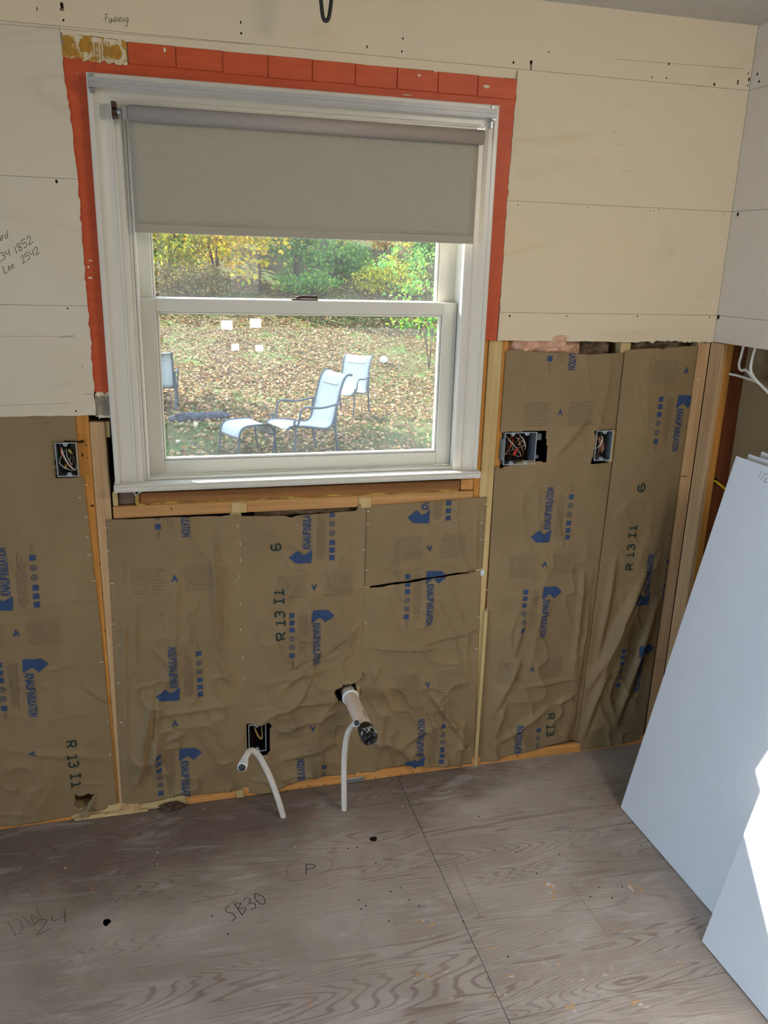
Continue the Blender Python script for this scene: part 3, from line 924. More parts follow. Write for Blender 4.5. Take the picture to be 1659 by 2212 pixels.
# jamb, stops
box('jamb', 0.136, 0.157, -0.006, 0.104, 1.10, 2.134, M['white'], win, 0.001)
box('jamb', 1.107, 1.124, -0.006, 0.104, 1.10, 2.134, M['white'], win, 0.001)
box('jamb', 0.157, 1.107, -0.006, 0.104, 2.116, 2.134, M['white'], win, 0.001)
box('stop', 0.1565, 0.167, -0.004, 0.028, 1.128, 2.116, M['white'], win, 0.003)
box('stop', 1.100, 1.1075, -0.004, 0.028, 1.128, 2.116, M['white'], win, 0.003)
box('stop', 0.167, 1.100, -0.004, 0.028, 2.104, 2.1165, M['white'], win, 0.003)
box('jamb_liner', 0.157, 0.1645, 0.0285, 0.066, 1.128, 2.116, M['sash'], win, 0.001)
box('jamb_liner', 1.1015, 1.107, 0.0285, 0.066, 1.128, 2.116, M['sash'], win, 0.001)
# stool with rounded nose
bm = bmesh.new(); bm_box(bm, 0.067, 1.180, -0.052, 0.031, 1.1075, 1.128, 0.0)
bmesh.ops.bevel(bm, geom=[e for e in bm.edges if all(v.co.y < -0.05 for v in e.verts)], offset=0.006, segments=3, affect='EDGES')
from_bm('sill', bm, M['white'], win)
box('sill_lip', 0.157, 1.107, 0.0, 0.031, 1.128, 1.136, M['white'], win, 0.002)
bm = bmesh.new(); bm_box(bm, 0.10, 1.16, 0.031, 0.175, 1.098, 1.134, 0.0)
for v in bm.verts:
    if v.co.y > 0.1: v.co.z -= 0.018
from_bm('outer_sill', bm, M['white'], win)
box('outer_casing', 0.045, 0.136, 0.128, 0.150, 1.08, 2.20, M['white'], win, 0.002)
box('outer_casing', 1.124, 1.21, 0.128, 0.150, 1.08, 2.20, M['white'], win, 0.002)


def sash(name, x0, x1, gx0, gx1, z0, gz0, gz1, z1, y0, y1, gy):
    s = empty(name, (0.633, y0, z0)); s.parent = win; s.location = Vector((0.633, y0, z0)) - win.location
    # world offset for children of a nested empty
    parts = [('stile', x0, gx0, z0, z1), ('stile', gx1, x1, z0, z1), ('rail', gx0, gx1, gz1, z1), ('rail', gx0, gx1, z0, gz0)]
    for (n, a, b, c, d) in parts:
        box(n, a, b, y0, y1, c, d, M['sash'], s, 0.0018)
    w = 0.007
    for (a, b, c, d) in ((gx0, gx0 + w, gz0, gz1), (gx1 - w, gx1, gz0, gz1), (gx0 + w, gx1 - w, gz1 - w, gz1), (gx0 + w, gx1 - w, gz0, gz0 + w)):
        box('glazing_bead', a, b, y0 + 0.006, y1 - 0.004, c, d, M['sash'], s, 0.002)
    mk('glass', [(gx0 + 0.002, gy, gz0 + 0.002), (gx1 - 0.002, gy, gz0 + 0.002), (gx1 - 0.002, gy, gz1 - 0.002), (gx0 + 0.002, gy, gz1 - 0.002)], [(0, 1, 2, 3)], M['glass'], s)
    return s


low = sash('lower_sash', 0.1655, 1.1005, 0.2085, 1.0535, 1.1365, 1.1775, 1.6075, 1.6435, 0.030, 0.062, 0.046)
upp = sash('upper_sash', 0.1575, 1.1065, 0.2020, 1.0490, 1.612, 1.638, 2.070, 2.1155, 0.066, 0.098, 0.082)
c = W(660, 643, 0.045)
lx = c[0]
bm = bmesh.new(); bm_box(bm, lx - 0.042, lx + 0.036, 0.036, 0.060, 1.6435, 1.6475, 0.001)
from_bm('lock_base', bm, M['bronze'], low)
tube('lock_lever', [(lx - 0.028, 0.046, 1.650), (lx - 0.010, 0.044, 1.6535), (lx + 0.012, 0.043, 1.6535), (lx + 0.035, 0.043, 1.6530)], [0.003] * 3 + [0.004] * 19 + [0.0048] * 3, M['bronze'], low, 8)

# roller shade -------------------------------------------------------------------
SY = -0.052
rs = empty('roller_shade', (0.635, SY, 2.099), 'grey roller shade pulled halfway down over the window', 'window shade')
Vr, Fr = tube_data([(0.166, SY, 2.099), (1.121, SY, 2.099)], 0.0195, 28)
mk('roll', Vr, Fr, M['shade_roll'], rs, smooth=False)
for p in rs.children[0].data.polygons: p.use_smooth = len(p.vertices) == 4
nx, nz = 40, 30
V = []; F = []
for i in range(nx):
    for j in range(nz):
        u = i / (nx - 1); v = j / (nz - 1)
        x0 = 0.1665; x1 = 1.1145
        z = 1.815 + v * (2.102 - 1.815)
        V.append((x0 + (x1 - x0) * u, SY + 0.0150 + 0.0015 * math.sin(u * 9) * (1 - v), z))
for i in range(nx - 1):
    for j in range(nz - 1): F.append((i * nz + j, (i + 1) * nz + j, (i + 1) * nz + j + 1, i * nz + j + 1))
fab = mk('fabric', V, F, M['shade'], rs, smooth=True)
sm = fab.modifiers.new('thickness', 'SOLIDIFY'); sm.thickness = 0.0009; sm.offset = 0
hem = box('hem_bar', 0.1668, 1.1142, SY + 0.0120, SY + 0.0185, 1.8145, 1.838, M['shade'], rs, 0.002)
V = []; F = []
for i in range(74):
    x = 0.176 + i * 0.0127
    b = len(V); z = 1.8425
    V += [(x, SY + 0.0112, z), (x + 0.006, SY + 0.0112, z), (x + 0.006, SY + 0.0112, z + 0.0012), (x, SY + 0.0112, z + 0.0012)]
    F.append((b, b + 1, b + 2, b + 3))
mk('stitching', V, F, simple('shade_stitch', (132, 124, 112), 0.9, 0.1), rs)['kind'] = 'stuff'
bm = bmesh.new(); bm_box(bm, 0.128, 0.139, -0.060, -0.012, 2.108, 2.122, 0.001); bm_box(bm, 0.128, 0.140, -0.060, -0.012, 2.088, 2.104, 0.001); bm_box(bm, 0.127, 0.1295, -0.058, -0.012, 2.086, 2.123, 0.0)
from_bm('bracket', bm, M['bronze'], rs)
tube('roll_end', [(0.140, SY, 2.099), (0.152, SY, 2.099)], 0.008, M['steel'], rs, 12, 0)
tube('roll_end', [(0.152, SY, 2.099), (0.1665, SY, 2.099)], 0.0165, M['clear'], rs, 20, 0)
bm = bmesh.new(); bm_box(bm, 1.116, 1.120, -0.066, -0.012, 2.116, 2.124, 0.0); bm_box(bm, 1.095, 1.120, -0.068, -0.064, 2.116, 2.120, 0)
from_bm('bracket', bm, M['steel'], rs)

# flat curtain rod on the head casing ------------------------------------------------
cr = empty('curtain_rod', (0.62, -0.05, 2.163), 'flat translucent telescoping curtain rod across the top of the casing', 'curtain rod')
RY = -0.050


def flat_rod(x0, x1, h, th, zc, name, mat, par):
    pr = [(-h / 2, 0), (-h / 2, -th), (-h / 2 + 0.003, -th), (-h / 2 + 0.004, -th + 0.0012), (-0.002, -th + 0.0012), (-0.001, -th), (0.001, -th), (0.002, -th + 0.0012), (h / 2 - 0.004, -th + 0.0012), (h / 2 - 0.003, -th), (h / 2, -th), (h / 2, 0)]
    V = []; n = len(pr)
    for x in (x0, x1):
        V += [(x, RY + y, zc + z) for (z, y) in pr]
    F = [(i, (i + 1) % n, n + (i + 1) % n, n + i) for i in range(n)] + [tuple(range(n))[::-1], tuple(range(n, 2 * n))]
    return mk(name, V, F, mat, par)


flat_rod(0.076, 0.56, 0.0225, 0.004, 2.1635, 'inner_rod', M['clear'], cr)
flat_rod(0.54, 1.157, 0.0240, 0.0045, 2.1632, 'outer_rod', M['clear'], cr)
for x in (0.078, 1.150):
    box('return_arm', x - 0.003, x + 0.004, RY, -0.0235, 2.152, 2.175, M['clear'], cr, 0.001)
    bm = bmesh.new(); bm_box(bm, x, x + 0.010, -0.030, -0.0235, 2.142, 2.187, 0.001); bm_box(bm, x, x + 0.010, -0.045, -0.030, 2.146, 2.150, 0.0)
    from_bm('bracket', bm, M['steel'], cr)
box('screw_tab', 1.150, 1.157, -0.030, -0.0235, 2.128, 2.143, M['steel'], cr, 0.001)

# ================================================================== KRAFT FACED INSULATION
PY = YS - 0.0015   # paper lies on the studs


def seg_dist(X, Z, a, b):
    ax, az = a; bx_, bz = b
    dx, dz = bx_ - ax, bz - az
    L2 = dx * dx + dz * dz
    t = np.clip(((X - ax) * dx + (Z - az) * dz) / L2, 0, 1)
    px_, pz = ax + t * dx, az + t * dz
    s = ((X - ax) * dz - (Z - az) * dx) / math.sqrt(L2)
    return np.hypot(X - px_, Z - pz), t, s


class Paper:
    def __init__(self, left, right, bot, top, seed, bulge=0.006, crumple=1.0, folds=(), sharp=()):
        """left/right: [(z,x)...] rising z; bot/top: [(x,z)...] rising x"""
        self.left = np.array(left, float); self.right = np.array(right, float); self.bot = np.array(bot, float); self.top = np.array(top, float)
        self.seed = seed; self.bulge = bulge; self.cr = crumple; self.folds = folds; self.sharp = sharp; self.holes = []

    def lx(self, z): return np.interp(z, self.left[:, 0], self.left[:, 1])
    def rx(self, z): return np.interp(z, self.right[:, 0], self.right[:, 1])
    def bz(self, x): return np.interp(x, self.bot[:, 0], self.bot[:, 1])
    def tz(self, x): return np.interp(x, self.top[:, 0], self.top[:, 1])

    def h(self, X, Z):
        X = np.asarray(X, float); Z = np.asarray(Z, float); s = self.seed
        l = self.lx(Z); r = self.rx(Z)
        u = np.clip((X - l) / (r - l), 0, 1)
        fl = np.clip((np.minimum(X - l, r - X) - 0.018) / 0.05, 0, 1); fl = fl * fl * (3 - 2 * fl)
        out = self.bulge * np.sin(math.pi * u) ** 0.8
        # soft crumple, stronger toward the floor
        low = np.clip(1.15 - Z * 0.75, 0.35, 1.15) * self.cr
        rid = 1 - np.abs(2 * vnoise(X * 9 + s * 3.1 + 1.5 * vnoise(X * 4, Z * 4 + s), Z * 4.5 + s * 1.7) - 1)
        rid2 = 1 - np.abs(2 * vnoise(X * 17 + s * 5.3 + Z * 6, Z * 12 + s * 2.9) - 1)
        out = out + fl * low * (0.016 * rid ** 5 + 0.010 * rid2 ** 6)
        out = out + low * 0.0030 * np.abs(fbm(X * 26 + s, Z * 22 + s, 4))
        for (a, b, amp, w) in self.folds:
            d, t, sd = seg_dist(X, Z, a, b)
            out = out + 1.7 * amp * np.exp(-(d / (0.8 * w)) ** 2) * np.sin(math.pi * np.clip(t, 0.04, 0.96)) ** 0.5
        for (a, b, amp, w) in self.sharp:     # crisp step folds
            d, t, sd = seg_dist(X, Z, a, b)
            out = out + 1.6 * amp * np.where(sd > 0, np.exp(-(sd / w)), 0) * np.sin(math.pi * np.clip(t, 0.02, 0.98)) ** 0.5 * (d < 0.12)
        return np.maximum(out, 0.0)

    def y(self, X, Z): return PY - 0.0012 - self.h(X, Z)

    def inside(self, x, z, m=0.0):
        return (x > self.lx(z) + m) & (x < self.rx(z) - m) & (z > self.bz(x) + m) & (z < self.tz(x) - m)

    def build(self, root, res=0.0044):
        wmid = float(np.mean(self.rx(np.array([0.5])) - self.lx(np.array([0.5]))))
        hh = float(self.tz(0.5 * (self.left[0, 1] + self.right[0, 1])) - self.bz(0.5 * (self.left[0, 1] + self.right[0, 1])))
        nu = max(8, int(wmid / res)); nv = max(8, int(hh / res))
        u = np.linspace(0, 1, nu)[:, None]; v = np.linspace(0, 1, nv)[None, :]
        x0 = self.left[0, 1] + (self.right[0, 1] - self.left[0, 1]) * u
        Z = self.bz(x0) + (self.tz(x0) - self.bz(x0)) * v
        for _ in range(2):
            X = self.lx(Z) + (self.rx(Z) - self.lx(Z)) * u
            Z = self.bz(X) + (self.tz(X) - self.bz(X)) * v
        Y = self.y(X, Z)
        V = np.stack([X, Y, Z], -1).reshape(-1, 3)
        cx = 0.25 * (X[:-1, :-1] + X[1:, :-1] + X[1:, 1:] + X[:-1, 1:]); cz = 0.25 * (Z[:-1, :-1] + Z[1:, :-1] + Z[1:, 1:] + Z[:-1, 1:])
        keep = np.ones(cx.shape, bool)
        jx = 0.004 * fbm(cx * 60, cz * 60, 3); jz = 0.004 * fbm(cx * 60 + 9, cz * 60 + 5, 3)
        for hpoly in self.holes:
            P = np.array(hpoly); ins = np.zeros(cx.shape, bool)
            n = len(P)
            for i in range(n):
                x1, z1 = P[i]; x2, z2 = P[(i + 1) % n]
                cond = ((z1 > cz + jz) != (z2 > cz + jz)) & (cx + jx < (x2 - x1) * (cz + jz - z1) / (z2 - z1 + 1e-12) + x1)
                ins ^= cond
            keep &= ~ins
        I, J = np.nonzero(keep)
        F = np.stack([I * nv + J, (I + 1) * nv + J, (I + 1) * nv + J + 1, I * nv + J + 1], -1)
        o = mk('kraft_facing', V, F.tolist(), M['kraft'], root, smooth=True)
        sm = o.modifiers.new('paper', 'SOLIDIFY'); sm.thickness = 0.0006; sm.offset = -1
        return o


# ---- flat print as thin ink shapes lying on the paper
_tc = {}


def text_mesh(txt, length, height, bold=0.0, shear=0.0):
    key = (txt, length, height, bold, shear)
    if key in _tc: return _tc[key]
    cu = bpy.data.curves.new('lettering', 'FONT'); cu.body = txt; cu.offset = bold; cu.shear = shear; cu.resolution_u = 3
    ob = bpy.data.objects.new('lettering', cu); COL.objects.link(ob)
    dg = bpy.context.evaluated_depsgraph_get(); dg.update()
    me = ob.evaluated_get(dg).to_mesh()
    V = np.array([v.co[:2] for v in me.vertices]); F = [tuple(p.vertices) for p in me.polygons]
    ob.evaluated_get(dg).to_mesh_clear()
    bpy.data.objects.remove(ob); bpy.data.curves.remove(cu)
    mn = V.min(0); mx = V.max(0)
    V = (V - mn) / (mx - mn) * np.array([length, height])
    _tc[key] = (V, F)
    return _tc[key]


def ink(name, paper, root, shapes, A, B, O, mat, step=0.0045, off=0.0015):
    """shapes: list of (V2,F) in (a,b); A,B: reading and letter-up directions in (x,z)"""
    bm = bmesh.new()
    for V, F in shapes:
        bv = [bm.verts.new((O[0] + A[0] * v[0] + B[0] * v[1], 0, O[1] + A[1] * v[0] + B[1] * v[1])) for v in V]
        for f in F:
            try: bm.faces.new([bv[i] for i in f])
            except ValueError: pass
    bmesh.ops.triangulate(bm, faces=bm.faces)
    for _ in range(4):
        es = [e for e in bm.edges if e.calc_length() > step]
        if not es: break
        bmesh.ops.subdivide_edges(bm, edges=es, cuts=1)
        bmesh.ops.triangulate(bm, faces=[f for f in bm.faces if len(f.verts) > 3])
    bad = []
    for f in bm.faces:
        c = f.calc_center_median()
        if not bool(paper.inside(np.float64(c.x), np.float64(c.z), 0.0005)): bad.append(f)
    if bad: bmesh.ops.delete(bm, geom=bad, context='FACES')
    if not bm.faces:
        bm.free(); return None
    bm.verts.ensure_lookup_table()
    xs = np.array([v.co.x for v in bm.verts]); zs = np.array([v.co.z for v in bm.verts])
    ys = paper.y(xs, zs) - off
    for v, yy in zip(bm.verts, ys): v.co.y = yy
    for f in bm.faces:
        if f.normal.y > 0: f.normal_flip()
    me = bpy.data.meshes.new(name); bm.to_mesh(me); bm.free()
    return link(name, me, mat, root, smooth=True)


ARROW = ([(0.023, 0.071), (0.003, 0.051), (0.0, 0.0), (0.046, -0.004), (0.029, 0.024), (0.047, 0.042)], [(0, 1, 4, 5), (1, 2, 4), (2, 3, 4)])


def rect(a0, a1, b0, b1): return ([(a0, b0), (a1, b0), (a1, b1), (a0, b1)], [(0, 1, 2, 3)])


def ring(a, b, r, w, n=14):
    V = []; F = []
    for i in range(n):
        t = 2 * math.pi * i / n
        V += [(a + r * math.cos(t), b + r * math.sin(t)), (a + (r - w) * math.cos(t), b + (r - w) * math.sin(t))]
    for i in range(n):
        j = (i + 1) % n; F.append((2 * i, 2 * j, 2 * j + 1, 2 * i + 1))
    return V, F


def shift(vf, a, b): return ([(v[0] + a, v[1] + b) for v in vf[0]], vf[1])


def stuffed(o):
    if o is not None: o['kind'] = 'stuff'
    return o


def print_block(paper, root, px, py, down=False, end=False, icons=True):
    p = W(px, py, PY - 0.008); O = np.array([p[0], p[2]])
    A = np.array([0, -1.0]) if down else np.array([0, 1.0]); B = np.array([1.0, 0]) if down else np.array([-1.0, 0])
    if end: O = O - A * 0.196 - B * 0.012
    k = text_mesh('KNAUF', 0.062, 0.0265, 0.040, 0.22); ins = text_mesh('INSULATION', 0.086, 0.0265, 0.034, 0.12)
    shp = [ARROW, shift(k, 0.046, 0.0005), shift(ins, 0.1095, 0.0)]
    ink('printed_logo', paper, root, shp, A, B, O, M['blue_ink'])
    if icons:
        sh = []
        for i, a in enumerate((0.014, 0.039, 0.065, 0.096, 0.127, 0.158)):
            if i in (3, 4): sh.append(ring(a, -0.067, 0.0095, 0.0022)); sh.append(rect(a - 0.004, a + 0.003, -0.069, -0.065))
            else:
                sh.append(rect(a - 0.0085, a + 0.0085, -0.0755, -0.0683)); sh.append(rect(a - 0.0085, a + 0.0085, -0.0665, -0.0590)); sh.append(rect(a - 0.0085, a - 0.002, -0.0683, -0.0665)); sh.append(rect(a + 0.001, a + 0.0085, -0.0683, -0.0665))
        ink('printed_icons', paper, root, sh, A, B, O, M['blue_ink'])
        fl = []
        for i, (b0, a0, a1) in enumerate(((-0.020, 0.01, 0.12), (-0.026, 0.012, 0.175), (-0.032, 0.01, 0.15), (-0.038, 0.01, 0.165), (-0.044, 0.02, 0.14), (-0.064, 0.172, 0.205), (-0.069, 0.172, 0.198))):
            a = a0
            while a < a1:
                L = random.uniform(0.010, 0.028); fl.append(rect(a, min(a + L, a1), b0, b0 + 0.0013)); a += L + 0.003
        stuffed(ink('fine_print', paper, root, fl, A, B, O, M['fine_ink'], step=0.02, off=0.0008))


def chevron(paper, root, px, py, rot=0, lines=True):
    p = W(px, py, PY - 0.008); O = np.array([p[0], p[2]])
    a = math.radians(rot); A = np.array([math.cos(a), math.sin(a)]); B = np.array([-math.sin(a), math.cos(a)])
    V = [(-0.010, -0.011), (0, 0.012), (0.010, -0.011), (0.0045, -0.010), (0, -0.001), (-0.0045, -0.010)]
    ink('printed_chevron', paper, root, [(V, [(0, 1, 4, 5), (1, 2, 3, 4)])], A, B, O, M['blue_ink'])
    if lines:
        fl = []
        for s in (-1, 1):
            for i in range(11):
                b = -0.044 + i * 0.0074
                a0 = 0.030 if s > 0 else -0.128
                fl.append(rect(a0, a0 + 0.098 * random.uniform(0.85, 1), b, b + 0.0013))
        stuffed(ink('fine_print', paper, root, fl, A, B, O, M['fine_ink'], step=0.02, off=0.0008))


STG = {'R': [[(0, 0), (0, 1)], [(0, 1), (.45, 1), (.55, .85), (.55, .65), (.45, .5), (0, .5)], [(.25, .5), (.58, 0)]], '1': [[(.05, .82), (.28, 1), (.28, 0)], [(.02, 0), (.54, 0)]],
       '3': [[(.02, .9), (.15, 1), (.42, 1), (.52, .85), (.52, .65), (.42, .53), (.2, .53)], [(.42, .53), (.54, .4), (.54, .15), (.42, 0), (.12, 0), (0, .12)]], 'I': [[(.28, 0), (.28, 1)], [(.04, 1), (.52, 1)], [(.04, 0), (.52, 0)]],
       '6': [[(.5, .88), (.4, 1), (.15, 1), (.02, .8), (.02, .2), (.15, 0), (.4, 0), (.54, .15), (.54, .38), (.4, .52), (.15, .52), (.02, .38)]], ' ': []}


def stamp_shape(txt, L, h):
    pl = []; x = 0
    for ch in txt:
        for q in STG[ch]: pl.append([(x + p[0], p[1]) for p in q])
        x += 0.45 if ch == ' ' else 0.78
    w = max(p[0] for q in pl for p in q)
    V, F = ribbon([[(p[0] / w * L, p[1] * h) for p in q] for q in pl], 0.0056)
    return [tuple(v) for v in V], F


def stamp(paper, root, txt, p0, p1, h, down=False):
    a = W(*p0, PY - 0.008); b = W(*p1, PY - 0.008)
    O = np.array([a[0], a[2]]); D = np.array([b[0] - a[0], b[2] - a[2]]); L = np.linalg.norm(D); A = D / L; B = np.array([-A[1], A[0]])
    stuffed(ink('stamped_text', paper, root, [stamp_shape(txt, L, h)], A, B, O, M['green_ink']))


staple_me = None


def staples(paper, root, pts, ang=0.0):
    global staple_me
    if staple_me is None:
        bm = bmesh.new(); bm_box(bm, -0.0048, 0.0048, -0.0007, 0.0007, -0.0006, 0.0006, 0.0)
        staple_me = bpy.data.meshes.new('staple'); bm.to_mesh(staple_me); bm.free(); staple_me.materials.append(M['staple'])
    for p in pts:
        an = ang if len(p) == 2 else p[2]
        w = W(p[0], p[1], PY - 0.002)
        o = bpy.data.objects.new('staple', staple_me); COL.objects.link(o); o.parent = root
        yy = float(paper.y(np.float64(w[0]), np.float64(w[2]))) - 0.0011 if bool(paper.inside(np.float64(w[0]), np.float64(w[2]))) else PY - 0.002
        o.location = Vector((w[0], yy, w[2])) - root_loc(root)
        o.rotation_euler = (0, math.radians(an + random.uniform(-10, 10)), 0)


def batt(label, paper, loc):
    r = empty('insulation_batt', (loc[0], PY, loc[1]), label, 'insulation', 'kraft faced insulation batts between the studs')
    paper.build(r)
    return r


def wp(px, py): p = W(px, py, PY - 0.006); return (p[0], p[2])


def hole_px(*pts): return [wp(*p) for p in pts]


# L: left of the amber stud
pL = Paper([(0, -0.62), (1.5, -0.62)], [(0, 0.004), (0.3, 0.002), (0.7, -0.004), (1.0, -0.013), (1.14, -0.016), (1.19, -0.026), (1.5, -0.028)],
           [(-0.62, 0.020), (-0.36, 0.012), (-0.16, 0.016), (-0.125, 0.024), (-0.05, 0.026), (0.0, 0.024)], [(-0.62, 1.42), (0.1, 1.42)], 11, 0.004, 0.45,
           folds=[(wp(0, 1320), wp(200, 1290), 0.003, 0.02), (wp(180, 1480), wp(240, 1520), 0.006, 0.012), (wp(20, 1620), wp(230, 1640), 0.004, 0.015), (wp(60, 1350), wp(90, 1700), 0.003, 0.03)])
pL.holes = [hole_px((117, 957), (172, 955), (178, 1031), (122, 1032)), hole_px((162, 1717), (170, 1722), (192, 1716), (203, 1717), (190, 1738), (172, 1752), (161, 1740)),
            hole_px((225, 1748), (250, 1742), (250, 1752), (215, 1755))]
bL = batt('kraft paper insulation left of the amber stud, with a torn flap near the floor', pL, (-0.3, 0.02))
print_block(pL, bL, 28, 1318); print_block(pL, bL, 49, 1424, True); stamp(pL, bL, 'R 13 I1', (143, 1604), (156, 1701), 0.027)
chevron(pL, bL, 35, 1367, 0); chevron(pL, bL, 70, 1625, 90, False)
staples(pL, bL, [(186, 1047), (172, 1075), (187, 1117), (188, 1160), (192, 1199), (204, 1254), (219, 1430), (234, 1560, 80), (238, 1630, 80)])
fl = [wp(163, 1712), wp(174, 1752), wp(196, 1735), wp(204, 1716), wp(196, 1760), wp(178, 1778), wp(170, 1762)]
fv = [(p[0], PY - 0.010 - 0.006 * (i % 3), p[1]) for i, p in enumerate(fl)]
a0 = wp(171, 1752); a1 = wp(186, 1745); a2 = wp(203, 1717)
mk('torn_flap', [(a0[0], PY - 0.010, a0[1]), (a1[0], PY - 0.020, a1[1]), (a2[0], PY - 0.010, a2[1]), (a1[0] + 0.004, PY - 0.030, 0.034), (a0[0] + 0.008, PY - 0.026, 0.012), (a0[0], PY - 0.016, 0.026)],
   [(0, 1, 5), (1, 3, 5), (1, 2, 3), (5, 3, 4)], M['kraft'], bL)

# A: first bay under the window
pA = Paper([(0, 0.019), (0.4, 0.024), (0.75, 0.032), (1.02, 0.035)], [(0, 0.418), (1.02, 0.430)],
           [(0.0, 0.026), (0.10, 0.030), (0.15, 0.036), (0.2, 0.050), (0.24, 0.043), (0.3, 0.034), (0.45, 0.028)], [(0.0, 1.012), (0.2, 1.012), (0.3, 1.010), (0.45, 1.006)], 21, 0.007, 1.0,
           folds=[(wp(262, 1150), wp(275, 1700), 0.005, 0.010), (wp(460, 1180), wp(470, 1420), 0.009, 0.012), (wp(470, 1420), wp(500, 1480), 0.008, 0.012), (wp(330, 1500), wp(300, 1690), 0.010, 0.014), (wp(380, 1240), wp(372, 1400), 0.008, 0.016),
                  (wp(290, 1300), wp(292, 1450), 0.006, 0.012), (wp(330, 1545), wp(510, 1520), 0.005, 0.012), (wp(360, 1600), wp(400, 1580), 0.007, 0.01), (wp(340, 1690), wp(330, 1600), 0.007, 0.012)],
           sharp=[(wp(330, 1515), wp(300, 1660), 0.008, 0.02), (wp(458, 1120), wp(470, 1300), 0.004, 0.02)])
bA = batt('kraft paper insulation in the first bay under the window, beside the amber stud', pA, (0.22, 0.03))
print_block(pA, bA, 387, 1512); print_block(pA, bA, 388, 1617, True); print_block(pA, bA, 401, 1160, True, True)
chevron(pA, bA, 377, 1247, 0); chevron(pA, bA, 378, 1560, 0, False)
blob(349, 1326, 4.5, 3.5, y=PY - 0.0145, parent=bA, name='hole_mark')
staples(pA, bA, [(230, 1140), (234, 1190), (242, 1260), (243, 1348), (260, 1392), (257, 1474), (262, 1560)], 0)

# B: middle bay
pB = Paper([(0, 0.412), (1.02, 0.424)], [(0, 0.815), (1.05, 0.822)],
           [(0.40, 0.012), (0.50, 0.012), (0.53, 0.022), (0.58, 0.045), (0.63, 0.052), (0.70, 0.046), (0.76, 0.036), (0.83, 0.032)], [(0.40, 1.004), (0.47, 1.001), (0.56, 0.998), (0.58, 0.992), (0.60, 0.997), (0.79, 1.002), (0.795, 1.022), (0.83, 1.022)], 33, 0.006, 0.9,
           folds=[(wp(620, 1445), wp(700, 1400), 0.008, 0.010), (wp(690, 1420), wp(780, 1350), 0.006, 0.006), (wp(600, 1500), wp(690, 1410), 0.006, 0.014), (wp(560, 1480), wp(720, 1440), 0.005, 0.014), (wp(610, 1640), wp(730, 1600), 0.009, 0.016), (wp(600, 1580), wp(720, 1540), 0.007, 0.014), (wp(640, 1520), wp(740, 1505), 0.005, 0.012),
                  (wp(745, 1480), wp(790, 1455), 0.010, 0.010)],
           sharp=[(wp(690, 1425), wp(785, 1350), 0.005, 0.016), (wp(690, 1425), wp(765, 1395), 0.004, 0.014), (wp(530, 1535), wp(740, 1505), 0.004, 0.02)])
pB.holes = [hole_px((531, 1566), (565, 1566), (584, 1558), (584, 1622), (560, 1630), (531, 1622)), hole_px((722, 1492), (735, 1486), (742, 1478), (760, 1474), (779, 1484), (779, 1508), (742, 1514), (728, 1508))]
bB = batt('kraft paper insulation in the middle bay, around the low dark outlet box', pB, (0.62, 0.03))
print_block(pB, bB, 672, 1216); print_block(pB, bB, 675, 1317, True); print_block(pB, bB, 650, 1638, False, True)
stamp(pB, bB, 'R 13 I1', (616, 1378), (611, 1272), 0.028); stamp(pB, bB, '6', (606, 1188), (605, 1173), 0.028)
chevron(pB, bB, 678, 1268, 180); chevron(pB, bB, 675, 1572, 180)
staples(pB, bB, [(507, 1124), (513, 1136, 70), (519, 1175, 80), (506, 1200, 60), (520, 1210, 80), (511, 1250, 80), (512, 1253, 80), (518, 1245, 80), (512, 1302, 70), (520, 1305, 80), (497, 1360, 45), (508, 1357, 50), (520, 1360, 80), (495, 1425, 40), (502, 1424, 45), (510, 1424, 50), (525, 1420, 80), (528, 1465, 80),
                 (790, 1345, 70), (793, 1232), (794, 1133), (788, 1188), (788, 1450, 85), (793, 1396)])

# C upper and lower
pCu = Paper([(0.7, 0.822), (1.06, 0.823)], [(0.7, 1.231), (1.06, 1.229)],
            [(0.80, 0.738), (0.86, 0.742), (0.95, 0.752), (1.05, 0.760), (1.15, 0.768), (1.24, 0.776)], [(0.80, 1.016), (0.86, 1.017), (1.0, 1.020), (1.12, 1.024), (1.24, 1.027)], 41, 0.006, 0.8,
            folds=[(wp(845, 1190), wp(862, 1250), 0.006, 0.012), (wp(960, 1120), wp(962, 1240), 0.003, 0.03), (wp(1030, 1090), wp(1028, 1250), 0.003, 0.008)])
bCu = batt('short piece of kraft insulation under the sill, above the horizontal tear', pCu, (1.02, 0.75))
print_block(pCu, bCu, 925, 1130); print_block(pCu, bCu, 922, 1233, True)
chevron(pCu, bCu, 928, 1185, 180)
staples(pCu, bCu, [(1049, 1089), (1040, 1129), (1040, 1165), (795, 1105)])
pCl = Paper([(0, 0.808), (0.74, 0.818)], [(0, 1.249), (0.3, 1.241), (0.77, 1.228)],
            [(0.80, 0.030), (0.86, 0.038), (0.95, 0.046), (1.02, 0.045), (1.06, 0.034), (1.12, 0.022), (1.24, 0.010)], [(0.80, 0.730), (0.90, 0.742), (1.05, 0.756), (1.17, 0.762), (1.24, 0.768)], 47, 0.008, 1.0,
            folds=[(wp(810, 1401), wp(930, 1401), 0.006, 0.006), (wp(905, 1392), wp(1035, 1360), 0.005, 0.006), (wp(930, 1500), wp(1010, 1600), 0.009, 0.014), (wp(830, 1500), wp(815, 1640), 0.007, 0.02), (wp(1000, 1560), wp(990, 1650), 0.006, 0.012), (wp(800, 1480), wp(815, 1440), 0.008, 0.010), (wp(850, 1620), wp(940, 1560), 0.006, 0.018)],
            sharp=[(wp(940, 1402), wp(800, 1401), 0.005, 0.02), (wp(1040, 1358), wp(900, 1393), 0.004, 0.018), (wp(1015, 1620), wp(925, 1500), 0.005, 0.02)])
pCl.holes = [hole_px((760, 1474), (779, 1484), (779, 1508), (760, 1515))]
